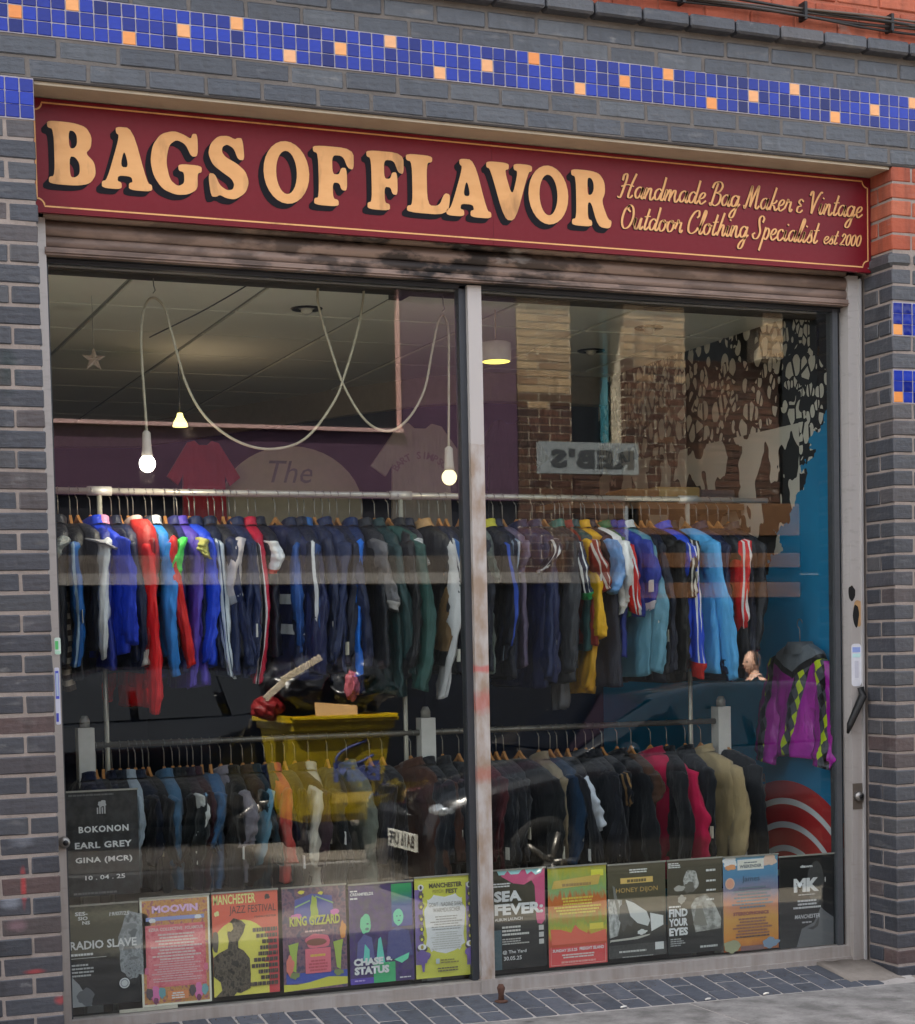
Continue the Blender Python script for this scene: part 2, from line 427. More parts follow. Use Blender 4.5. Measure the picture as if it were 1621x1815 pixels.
# the rest of the wall to both sides, brick pattern in the material
def far_brick(c0, c1, cm):
    g = NG('brickwork'); b = g.n('TexBrick'); b.inputs['Scale'].default_value = 1.0
    g.put(b.inputs['Vector'], g.map(g.co.outputs['Object'], (1, 1, 1), (0, 0, 0), (rad(90), 0, 0)))
    b.inputs['Brick Width'].default_value = .225; b.inputs['Row Height'].default_value = .075; b.inputs['Mortar Size'].default_value = .005
    g.put(b.inputs['Color1'], c0); g.put(b.inputs['Color2'], c1); g.put(b.inputs['Mortar'], cm)
    return g.pbr(b.outputs['Color'], .55, 0, g.bump(b.outputs['Fac'], .5, -.006), .4)
core('side_wall', [(-3.2, -.0005, -.3, -1.22, .0038, 3.67), (4.835, -.0005, -.5, 7.5, .0038, 3.67), (-3.2, -.0005, 3.6725, -.93, .0038, 4.12), (4.92, -.0005, 3.6725, 7.5, .0038, 4.12)], far_brick('#393d46', '#4e5158', '#8a7f78'))
# cables along the ledge
for i in range(5):
    pts = []
    for k in range(0, 46):
        x = -.4 + k * .11
        pts.append((x, -.03 + .012 * math.sin(k * .7 + i), 4.25 + .011 * i + .006 * math.sin(k * .45 + i * 2)))
    c = MB().tube(pts, .0055 + .001 * (i % 2), 6)
    tag(c.build('wall_cable', plain(['#1a1718', '#2b2524', '#3f3733', '#151414', '#55483f'][i], .6)),
        ['thin black cable lowest in the bundle above the blue brick ledge', 'dark brown cable second from the ledge in the bundle', 'brown cable in the middle of the ledge bundle', 'black cable second from the top of the ledge bundle', 'pale brown cable on top of the bundle under the red bricks'][i], 'cable', 'cables clipped along the brick ledge')
for x in (.9, 1.9, 2.75, 3.35, 3.8): MB().box(x, -.045, 4.24, x + .014, .004, 4.315).build('cable_clip', M_BLACK, shop)
# soffit plate, head wall
core('soffit_plate', [(XL + .004, .012, 3.652, XR - .004, .6, 3.670)], plain('#a79a86', .6, 0, .4, .2, 8))
core('soffit_edge', [(-.2, .002, 3.664, 4.1, .011, 3.6715)], plain('#2c2623', .8))
core('head_wall', [(XL + .002, .33, 3.09, XR - .002, .6, 3.65)], plain('#3a3735', .9))
# roller shutter, rolled up
shut = thing('roller_shutter', 'grimy rolled-up steel roller shutter under the shop sign', 'shutter', (1.9, .23, 3.08))
def slat(z0, z1, y, b=.012):
    m = MB(); n = 8; rings = []
    for k in range(n + 1):
        t = k / n; rings.append((y - b * math.sin(math.pi * t), z0 + (z1 - z0) * t))
    vs = []; fs = []
    for (yy, zz) in rings: vs += [(XL + .06, yy, zz), (XR - .08, yy, zz)]
    for k in range(n): fs.append((2 * k, 2 * k + 1, 2 * k + 3, 2 * k + 2))
    vs += [(XL + .06, y + .02, z0), (XR - .08, y + .02, z0), (XL + .06, y + .02, z1), (XR - .08, y + .02, z1)]
    k = len(vs) - 4; fs += [(0, k, k + 1, 1), (2 * n, 2 * n + 1, k + 3, k + 2)]
    m.add(vs, fs, True); return m
slat(3.222, 3.262, .245).build('slat', M_SHUT, shut)
slat(3.160, 3.218, .245).build('slat', M_SHUT, shut)
slat(3.118, 3.157, .24, .006).build('slat', M_SHUT, shut)
m = MB().box(XL + .06, .222, 3.086, XR - .08, .262, 3.114); m.box(XL + .06, .214, 3.094, XR - .08, .2225, 3.098); m.build('bottom_bar', M_SHUT, shut)
MB().box(XL + .06, .264, 3.0855, XR - .08, .3, 3.3).build('back_plate', M_BLACK, shut)
# guides
def guide(x0, x1, side):
    t = thing('shutter_guide', 'pale aluminium shutter guide against the %s brick pier' % side, 'shutter guide', (x0, .23, gz(x0)))
    m = MB().box(x0, .226, gz(x0) + .012, x1, .30, 3.224)
    m.build('channel', M_ALUD, t)
    if side == 'right':
        MB().box(x1 + .0005, .214, gz(x0) + .03, x1 + .010, .29, 3.21).build('edge_strip', M_ALU, t)
        MB().box(x1 + .012, .222, gz(x0) + .03, x1 + .018, .29, 3.2).build('edge_strip', M_ALU, t)
    return t
gL = guide(XL + .008, .122, 'left'); gR = guide(3.746, 3.800, 'right')
def pin_lock(px, py, t, plate):
    c = at(px, py, .226); m = MB()
    if plate: MB().box(c.x - .026, .2235, c.z - .06, c.x + .026, .2258, c.z + .06).build('lock_plate', plain('#6e655c', .5, .5), t)
    m.tube([(c.x, .226, c.z), (c.x, .20, c.z)], [.024, .020], 16); m.build('pin_lock', M_STEEL, t)
    MB().cyl((c.x + .003, .2005, c.z), (c.x + .003, .199, c.z), .011, 12).build('keyhole', M_BLACK, t)
pin_lock(113, 1493, gL, False); pin_lock(1519, 1411, gR, True)
def blob(name, cx, cz, y, rx, rz, mat, parent, seed=0, n=22, amp=.25, th=.0015, **k):
    pts = []
    for i in range(n):
        a = 2 * math.pi * i / n; r = 1 + amp * mnoise.noise(Vector((math.cos(a) * 1.4 + seed * 7.1, math.sin(a) * 1.4, seed)))
        pts.append((cx + rx * r * math.cos(a), cz + rz * r * math.sin(a)))
    return flat(name, pts, y, mat, parent, th)
def flat(name, pts, y, mat, parent, th=.0012, holes=()):
    """thin upright sheet with the given (x, z) outline, front face at y"""
    vs, tr = poly(pts, holes); V = [(v.x, y, v.y) for v in vs] + [(v.x, y + th, v.y) for v in vs]; n = len(vs)
    F = [t if ((vs[t[1]] - vs[t[0]]).cross(vs[t[2]] - vs[t[0]])).z > 0 else t[::-1] for t in tr]
    fs = list(F) + [tuple(i + n for i in f[::-1]) for f in F]
    k = 0
    for loop in [pts] + list(holes):
        L = len(loop)
        for i in range(L): fs.append((k + i, k + (i + 1) % L, n + k + (i + 1) % L, n + k + i))
        k += L
    return link(name, mesh_py(name, V, fs), parent, mat)
# damage, stickers and a black strap on the right guide; stickers on the left one
c = at(1520, 1086, .226); blob('torn_hole', c.x - .012, c.z - .012, .2250, .017, .05, M_BLACK, gR, 2); blob('torn_edge', c.x, c.z, .2255, .026, .062, plain('#b08a60', .8), gR, 3)
c = at(1509, 1051, .226); blob('chip', c.x, c.z, .2252, .018, .035, M_BLACK, gR, 5)
def sticker(px0, py0, px1, py1, cols, label, tilt=0):
    a = at(px0, py0, .226); b = at(px1, py1, .226); t = thing('sticker', label, 'sticker', (a.x, .225, b.z))
    w_, h_ = b.x - a.x, a.z - b.z; r = min(w_, h_) * .3
    pts = []
    for cx, cz, a0 in ((b.x - r, a.z - r, 0), (a.x + r, a.z - r, 90), (a.x + r, b.z + r, 180), (b.x - r, b.z + r, 270)):
        for k in range(5): q = rad(a0 + 22.5 * k); pts.append((cx + r * math.cos(q), cz + r * math.sin(q)))
    flat('paper', pts, .2246, plain(cols[0], .4), t)
    for i, (u0, v0, u1, v1, cc) in enumerate(cols[1]):
        flat('print', [(a.x + w_ * u0, b.z + h_ * v0), (a.x + w_ * u1, b.z + h_ * v0), (a.x + w_ * u1, b.z + h_ * v1), (a.x + w_ * u0, b.z + h_ * v1)], .2240 - .0003 * i, ink(cc), t, .0004)
    return t
sticker(1508, 1141, 1526, 1216, ('#dfe0e6', [(.1, .8, .9, .92, '#7a8cc0'), (.1, .68, .9, .77, '#a5d0e0'), (.3, .2, .7, .6, '#a9aab4')]), 'tall white and pale blue sticker on the right shutter guide')
sticker(96, 1183, 108, 1284, ('#dcdff0', [(.15, .45, .85, .94, '#3344b8'), (.25, .5, .75, .9, '#9fb0ea'), (.1, .05, .6, .2, '#2b3aa8')]), 'tall blue and white sticker on the left shutter guide')
sticker(96, 1130, 108, 1160, ('#d9efe2', [(.1, .3, .6, .8, '#44b060'), (.1, 0.04, .9, .2, '#9adab0')]), 'small green and white sticker above the blue one on the left guide')
c0 = at(1526, 1222, .2); c1 = at(1506, 1292, .2)
m = MB().tube([c0 + Vector((0, .006, .01)), c0 + Vector((.004, -.004, -.03)), c1 + Vector((0, .0, .02)), c1 + Vector((-.006, .01, -.02))], [.016, .02, .017, .006], 8)
m.build('handle', M_BLACK, gR)
# window frame
def mullion_mat():
    g = NG('worn_aluminium'); o = g.co.outputs['Object']; z = g.sep(o)[2]
    worn = g.ramp(g.math('ADD', z, g.math('MULTIPLY', g.math('SUBTRACT', g.noise(g.map(o, (9, 9, 3)), 1, 5), .5), 1.2)), [(0.0, 1.0), (1.0, 1.0)])
    low = g.math('LESS_THAN', z, g.math('ADD', 2.3, g.math('MULTIPLY', g.noise(o, 6, 4), .2)))
    streak = g.noise(g.map(o, (22, 22, 9)), 1, 6)
    col = g.mix(g.math('MULTIPLY', low, g.ramp(streak, [(.35, 0.0), (.65, 1.0)])), '#b0aaa6', '#93806f')
    for zc, hh, k in ((1.47, .02, .55), (1.33, .06, .4), (1.02, .04, .3)):
        d = g.math('DIVIDE', g.math('ABSOLUTE', g.math('SUBTRACT', z, zc)), hh)
        d = g.math('ADD', d, g.math('MULTIPLY', g.math('SUBTRACT', g.noise(o, 22, 3), .5), 1.2))
        col = g.mix(g.math('MULTIPLY', g.ramp(d, [(.4, 1.0), (1.0, 0.0)]), k), col, '#b8282a')
    return g.pbr(col, .5, .1, g.bump(g.noise(o, 50, 3), .15, .002), .45)
fr = thing('window_frame', 'slim grey aluminium shop window frame with one central mullion', 'window frame', (1.9, .28, gz(1.9)))
MB().box(1.873, .262, .14, 1.935, .34, 3.08).build('mullion', mullion_mat(), fr)
MB().box(1.842, .285, .135, 1.8725, .335, 3.08).build('mullion_trim', M_DGREY, fr)
MB().box(.123, .29, .135, .138, .335, 3.08).build('jamb', M_DGREY, fr)
MB().box(3.700, .282, .135, 3.727, .335, 3.08).build('jamb', plain('#55585c', .45, .4), fr); MB().box(3.7275, .30, .1, 3.745, .335, 3.085).build('rubber_seal', M_BLACK, fr)
MB().box(.123, .285, 3.068, 3.745, .335, 3.084).build('head_rail', M_DGREY, fr)
for x0, x1 in ((.123, 1.866), (1.942, 3.745)):
    m = MB(); m.box(x0, .255, .085, x1, .34, .134); m.box(x0, .240, .04, x1, .30, .0848); m.box(x0, .232, -.05, x1, .30, .0396); m.build('bottom_rail', M_ALUD, fr)
MB().box(1.8665, .25, .0, 1.9415, .34, .1395).build('mullion_foot', M_ALUD, fr)
def glass_mat():
    g = NG('window_glass'); o = g.co.outputs['Object']
    lw = g.n('LayerWeight'); lw.inputs[0].default_value = .5
    f = g.math('ADD', .052, g.math('MULTIPLY', g.math('POWER', lw.outputs['Facing'], 5.0), .95), clamp=True)
    tr = g.n('BsdfTransparent'); tr.inputs[0].default_value = (.93, .95, .94, 1)
    gl = g.n('BsdfGlossy'); gl.inputs['Roughness'].default_value = 0.0
    mx = g.n('MixShader'); g.put(mx.inputs[0], f); g.t.links.new(tr.outputs[0], mx.inputs[1]); g.t.links.new(gl.outputs[0], mx.inputs[2])
    g.t.links.new(mx.outputs[0], g.out.inputs[0]); return g.m
M_GLASS = glass_mat()
for x0, x1 in ((.1385, 1.8415), (1.9355, 3.6995)): MB().box(x0, .300, .1345, x1, .306, 3.0675).build('pane', M_GLASS, fr)

# ------------------------------------------------------------------ ground
def ground_mat(name, c0, c1, scale, rough=.9, bump=.5):
    g = NG(name); o = g.n('NewGeometry').outputs['Position']
    col = g.mix(g.ramp(g.noise(o, scale, 8, .68), [(.36, 0.0), (.64, 1.0)]), c0, c1)
    col = g.mix(g.math('MULTIPLY', g.ramp(g.noise(o, 60, 3), [(.55, 0.0), (.8, 1.0)]), .35), col, '#3a3633')
    col = g.mix(g.math('MULTIPLY', g.ramp(g.vor(o, 4.5), [(.04, 1.0), (.12, 0.0)]), .6), col, '#3a3634')
    return g.pbr(col, rough, 0, g.bump(g.noise(o, 150, 4), bump, .004), .3)
M_ASPH = ground_mat('asphalt', '#6b655d', '#837c71', 3)
M_FLAG = ground_mat('paving', '#625f5c', '#8c8884', 6)
M_PAVER = brick_mat([(0, '#43464d'), (.4, '#4d5058'), (.7, '#565961'), (1, '#3f434b')], .6, .35, .2)
TH = math.atan(.012)
def sheet(name, x0, x1, y0, y1, dz, mat, thick=0):
    o = link(name, mesh_py(name, [(x, y, gz(x) + dz) for x, y in ((x0, y0), (x1, y0), (x1, y1), (x0, y1))], [(0, 1, 2, 3)]), None, mat)
    return tag(o, kind='structure')
sheet('ground', -150, 150, -150, 150, -.14, M_ASPH)
def slab(name, y0, y1, mat):
    m = MB(); n = 40; xs = (-60, 60)
    vs = [(x, y, gz(x) + d) for x in xs for y in (y0, y1) for d in (-.30, 0)]
    m.add(vs, [(1, 5, 7, 3), (0, 2, 6, 4), (0, 4, 5, 1), (2, 3, 7, 6), (0, 1, 3, 2), (4, 6, 7, 5)])
    return tag(m.build(name, mat), kind='structure')
pav = slab('pavement', -1.75, .30, mortar('#a39c96')); pavo = slab('pavement', -12.0, -5.3, ground_mat('paving', '#736c63', '#877f74', 2.2))
for y0, y1, nm in ((-1.9, -1.752, 'near'), (-5.298, -5.15, 'far')):
    m = MB(); vs = [(x, y, gz(x) + d) for x in (-60, 60) for y in (y0, y1) for d in (-.3, -.012)]
    m.add(vs, [(1, 5, 7, 3), (0, 2, 6, 4), (0, 4, 5, 1), (2, 3, 7, 6), (0, 1, 3, 2), (4, 6, 7, 5)]); tag(m.build('kerb', plain('#8b8782', .8)), kind='structure')
# paver strip under the window, ramping down to the pavement: columns of a long and a short block
def rz(x, y): return gz(x) + .004 + .046 * (y + .1) / .335
m = MB(); m.add([(-1, .24, rz(-1, .24) - .004), (3.9, .24, rz(3.9, .24) - .004), (3.9, -.095, rz(3.9, -.095) - .004), (-1, -.095, rz(-1, -.095) - .004), (-1, .24, -.2), (3.9, .24, -.2), (3.9, -.095, -.2), (-1, -.095, -.2)], [(0, 3, 2, 1), (0, 1, 5, 4), (1, 2, 6, 5), (2, 3, 7, 6), (3, 0, 4, 7), (4, 5, 6, 7)])
m.build('mortar_bed', mortar('#b0a9a3'), pav)
k = 0; x = -.75
while x < 3.66:
    a = .235
    for L in ((.208, .1) if k % 2 else (.1, .208)):
        piece('paver', (.0965, L, .05), (x + .052, a - L / 2, rz(x + .052, a - L / 2) - .0245 + R.uniform(-.001, .001)), M_PAVER, pav, .003, .0015, 4, (.137 + R.uniform(-.006, .006), TH + R.uniform(-.008, .008), R.uniform(-.008, .008)))
        a -= L + .012
    x += .1085; k += 1
# concrete flags in front
rows = [(-.098, .60), (-.706, .60), (-1.314, .43)]
for j, (yt, dy) in enumerate(rows):
    x = -2.6 + (.38 * (j % 2))
    while x < 7:
        wd = .88
        piece('paving_slab', (wd - .008, dy, .06), (x + wd / 2, yt - dy / 2, gz(x + wd / 2) - .028 + R.uniform(-.001, .002)), M_FLAG, pav, .003, .001, 3, (0, TH + R.uniform(-.002, .002), 0))
        x += wd
# cement fillet at the right pier's foot
m = MB(); n = 14
ring = []
for i in range(n + 1):
    t = i / n; x = 3.55 + t * .6
    f_ = x < XR - .01
    ring.append([(x, .24, gz(x) - .05), (x, .24 if f_ else .01, (rz(x, .24) if f_ else gz(x)) + .012 + .003 * math.sin(i * 2.3)), (x, .12 if f_ else -.012, (rz(x, .12) if f_ else gz(x)) + .010 + .003 * math.sin(i * 1.7)), (x, (-.03 if f_ else -.05) + .012 * math.sin(i * 1.3), gz(x) + .006 + (.01 if f_ else 0)), (x, (-.04 if f_ else -.06) + .012 * math.sin(i * 1.3), gz(x) - .02)])
m.loft(ring, False, True); tag(m.build('cement_fillet', mortar('#8a8178')), 'rough grey cement fillet at the foot of the right brick pier', 'cement')
m = MB(); b = at(888, 1772, .12); b.z = rz(b.x, .12)
m.tube([b, b + Vector((0, 0, .035)), b + Vector((0, 0, .06)), b + Vector((0, 0, .075))], [.014, .012, .018, .010], 10); m.ball(b + Vector((0, 0, .002)), .03, 12, 6, (1, 1, .3))
tag(m.build('rusty_bolt', plain('#54382c', .85, .2, .5, .5, 60, .5)), 'rusty ground bolt standing in the pavers below the mullion', 'bolt')
for i, (px, py, c, lab) in enumerate(((1353, 1759, '#e8e2d6', 'white cigarette end at the paver edge right of the window middle'), (1100, 1786, '#dcd8cf', 'small white scrap of litter at the paver edge'), (1250, 1774, '#cfcac2', 'flat pale scrap of litter beside the concrete flags'))):
    p = at(px, py, -.09); p.z = rz(p.x, -.09) + .004
    tag(MB().tube([p, p + Vector((.012, .004, .001)), p + Vector((.03, .01, 0))], [.004, .0045, .004], 8).build('cigarette_end' if i == 0 else 'litter', plain(c, .8)), lab, 'litter')

# grit swept against the sill and the pier foot
m = MB(); rg = random.Random(3)
for i in range(420):
    x = rg.uniform(-.1, 3.8); y = .225 - abs(rg.gauss(0, .05)) if rg.random() < .6 else rg.uniform(-.1, .2)
    if y < -.09: continue
    z = rz(x, y) + .001; q = rg.uniform(.0015, .005); a = rg.uniform(0, 6.3)
    m.add([(x + q * math.cos(a + k * 2.1), y + q * math.sin(a + k * 2.1), z) for k in range(3)] + [(x, y, z + q * .8)], [(0, 1, 3), (1, 2, 3), (2, 0, 3)])
tag(m.build('grit', plain('#5f564d', .9, 0, .2, .6, 40)), 'fine grit and leaf dust swept against the shop sill', 'grit', None, 'stuff')
# ------------------------------------------------------------------ shop sign
def sign_mat():
    g = NG('sign_paint'); o = g.co.outputs['Object']
    col = g.mix(g.noise(g.map(o, (1.2, 1, 6)), 1, 5), '#5e0a14', '#76121f')
    col = g.mix(g.math('MULTIPLY', g.noise(o, 45, 4), .08), col, '#94505a')
    return g.pbr(col, .42, 0, g.bump(g.noise(g.map(o, (8, 1, 120)), 1, 3), .12, .002), .22)
def gold_mat():
    g = NG('gold_paint'); o = g.co.outputs['Object']
    col = g.mix(g.noise(g.map(o, (9, 1, 22), (0, 0, 0), (0, .3, 0)), 1, 4), '#e6b078', '#cf965c')
    smear = g.ramp(g.noise(g.map(o, (11, 1, 4), (1, 0, 0), (0, .45, 0)), 1, 4), [(.56, 0.0), (.74, 1.0)])
    col = g.mix(g.math('MULTIPLY', smear, .6), col, '#7c5a3a')
    return g.pbr(col, .5, 0, None, .25)
M_SIGN = sign_mat(); M_GOLD = gold_mat(); M_NAVY = plain('#0c0810', .6, 0, .2)
SY = .155
sign = thing('shop_sign', 'long maroon painted shop sign with gold lettering above the window', 'sign', (1.9, SY, 3.226))
MB().box(XL + .004, SY, 3.226, 1.9495, SY + .02, 3.648).build('board', M_SIGN, sign)
MB().box(1.9505, SY, 3.226, XR - .004, SY + .02, 3.648).build('board', M_SIGN, sign)
MB().box(1.94, SY + .003, 3.23, 1.96, SY + .018, 3.645).build('joint', M_NAVY, sign)
# gold line with scooped corners
def ribbon(pts, w_, y, name, mat, parent, wmin=None):
    """flat painted stroke along 2D points (x, z); downstrokes can be wider"""
    P = [Vector((p[0], p[1])) for p in pts]; vs = []; fs = []
    for i, p in enumerate(P):
        t = (P[min(i + 1, len(P) - 1)] - P[max(i - 1, 0)]); t = t.normalized() if t.length > 1e-9 else Vector((1, 0))
        nrm = Vector((-t.y, t.x)); k = w_ if wmin is None else wmin + (w_ - wmin) * abs(t.y) ** 1.3
        vs += [(p.x - nrm.x * k / 2, y, p.y - nrm.y * k / 2), (p.x + nrm.x * k / 2, y, p.y + nrm.y * k / 2)]
    for i in range(len(P) - 1): fs.append((2 * i, 2 * i + 2, 2 * i + 3, 2 * i + 1))
    if name is None: return vs, fs
    return link(name, mesh_py(name, vs, fs), parent, mat)
x0, x1, z0, z1, r = .082, 3.806, 3.249, 3.632, .028
pts = []
def scoop(cx, cz, a0, a1):
    return [(cx + r * math.cos(rad(a0 + (a1 - a0) * k / 8)), cz + r * math.sin(rad(a0 + (a1 - a0) * k / 8))) for k in range(9)]
pts = scoop(x0, z0, 90, 0) + scoop(x1, z0, 180, 90) + scoop(x1, z1, 270, 180) + scoop(x0, z1, 0, -90)
pts.append(pts[0])
ribbon(pts, .006, SY - .0011, 'border_line', M_GOLD, sign)
for px, py in ((.075, 3.634), (.075, 3.24), (3.808, 3.245)):
    MB().cyl((px, SY, py), (px, SY - .003, py), .0035, 8).build('screw', M_STEEL, sign)
GL = {
 'F': ([(0, 0), (.44, 0), (.44, .11), (.34, .13), (.34, .40), (.46, .40), (.50, .28), (.60, .28), (.60, .66), (.50, .66), (.46, .54), (.34, .54), (.34, .86), (.54, .86), (.62, .66), (.73, .64), (.73, 1.0), (0, 1.0), (0, .89), (.09, .87), (.09, .13), (0, .11)], []),
 'L': ([(0, 0), (.70, 0), (.76, .36), (.65, .38), (.56, .15), (.35, .14), (.35, .87), (.45, .89), (.45, 1), (0, 1), (0, .89), (.1, .87), (.1, .13), (0, .11)], []),
 'B': ([(0, 0), (.45, 0), (.66, .05), (.76, .2), (.74, .4), (.60, .53), (.69, .62), (.71, .80), (.62, .95), (.40, 1), (0, 1), (0, .89), (.1, .87), (.1, .13), (0, .11)], [[(.34, .59), (.42, .59), (.47, .66), (.47, .80), (.42, .87), (.34, .87)], [(.34, .13), (.43, .13), (.50, .2), (.50, .36), (.43, .46), (.34, .46)]]),
 'R': ([(0, 0), (.44, 0), (.44, .11), (.35, .13), (.35, .43), (.43, .43), (.53, .12), (.62, 0), (.84, -.01), (.88, .13), (.79, .16), (.66, .47), (.74, .62), (.73, .82), (.62, .96), (.42, 1), (0, 1), (0, .89), (.1, .87), (.1, .13), (0, .11)], [[(.35, .56), (.44, .57), (.49, .66), (.49, .78), (.44, .87), (.35, .87)]]),
 'A': ([(0, 0), (.38, 0), (.38, .11), (.30, .13), (.32, .22), (.57, .22), (.60, .13), (.52, .11), (.52, 0), (.97, 0), (.97, .11), (.88, .13), (.62, 1.0), (.30, 1.0), (.30, .90), (.37, .86), (.10, .13), (0, .11)], [[(.36, .36), (.53, .36), (.45, .66)]]),
 'V': ([(0, 1), (0, .89), (.08, .87), (.35, 0), (.58, 0), (.86, .87), (.94, .89), (.94, 1), (.56, 1), (.56, .89), (.65, .87), (.52, .40), (.37, .87), (.46, .89), (.46, 1)], []),
 'O': (None, None),
 'G': ([(.86, .64), (.74, .62), (.64, .82), (.48, .88), (.34, .78), (.28, .5), (.34, .22), (.48, .12), (.60, .18), (.60, .36), (.50, .38), (.50, .49), (.92, .49), (.92, .38), (.84, .36), (.84, .10), (.66, .0), (.44, -.02), (.2, .06), (.05, .26), (0, .5), (.05, .76), (.2, .95), (.44, 1.02), (.62, .97), (.74, .91), (.77, 1.0), (.86, 1.0)], []),
 'S': ([(.64, 1.0), (.67, .64), (.55, .64), (.48, .82), (.36, .88), (.27, .83), (.26, .74), (.33, .66), (.52, .58), (.68, .46), (.74, .28), (.67, .1), (.48, -.02), (.32, -.01), (.2, .04), (.14, 0), (.04, .0), (.0, .38), (.12, .38), (.2, .2), (.33, .12), (.44, .14), (.47, .23), (.42, .32), (.28, .40), (.09, .52), (.01, .7), (.06, .87), (.2, 1.0), (.38, 1.02), (.5, .97), (.55, 1.0)], []),
}
def ell(cx, cy, rx, ry, n=28, rot=0):
    return [(cx + rx * math.cos(2 * math.pi * k / n) * math.cos(rot) - ry * math.sin(2 * math.pi * k / n) * math.sin(rot), cy + rx * math.cos(2 * math.pi * k / n) * math.sin(rot) + ry * math.sin(2 * math.pi * k / n) * math.cos(rot)) for k in range(n)]
GL['O'] = (ell(.44, .5, .44, .52), [ell(.44, .5, .20, .36)])
SPOTS = [('B', .128, .306), ('A', .327, .520), ('G', .516, .717), ('S', .742, .906), ('O', .966, 1.154), ('F', 1.172, 1.342), ('F', 1.397, 1.556), ('L', 1.567, 1.760), ('A', 1.740, 1.940), ('V', 1.922, 2.130), ('O', 2.112, 2.296), ('R', 2.312, 2.501)]
for ch, a, b in SPOTS:
    out, holes = GL[ch]
    wmax = max(p[0] for p in out); zz = 3.333; hh = .234
    T = lambda p: (a + (b - a) * p[0] / wmax, zz + hh * p[1])
    if ch != 'O': out2 = chaikin(out, 2, .2); h2 = [chaikin(h, 2, .22) for h in holes]
    else: out2 = out; h2 = holes
    flat('letter', [T(p) for p in out2], SY - .0042, M_GOLD, sign, .001, [[T(p) for p in h] for h in h2])
    vs, tr = poly(out2, h2); mb = MB()
    for k in range(7):
        q = k / 6; dx, dz = -.022 * q, -.022 * q; e = 1.0
        mb.add([(T(v)[0] + dx, SY - .0030 + .0003 * k, T(v)[1] + dz) for v in vs], [t if ((vs[t[1]] - vs[t[0]]).cross(vs[t[2]] - vs[t[0]])).z > 0 else t[::-1] for t in tr])
    mb.build('letter_shade', M_NAVY, sign)
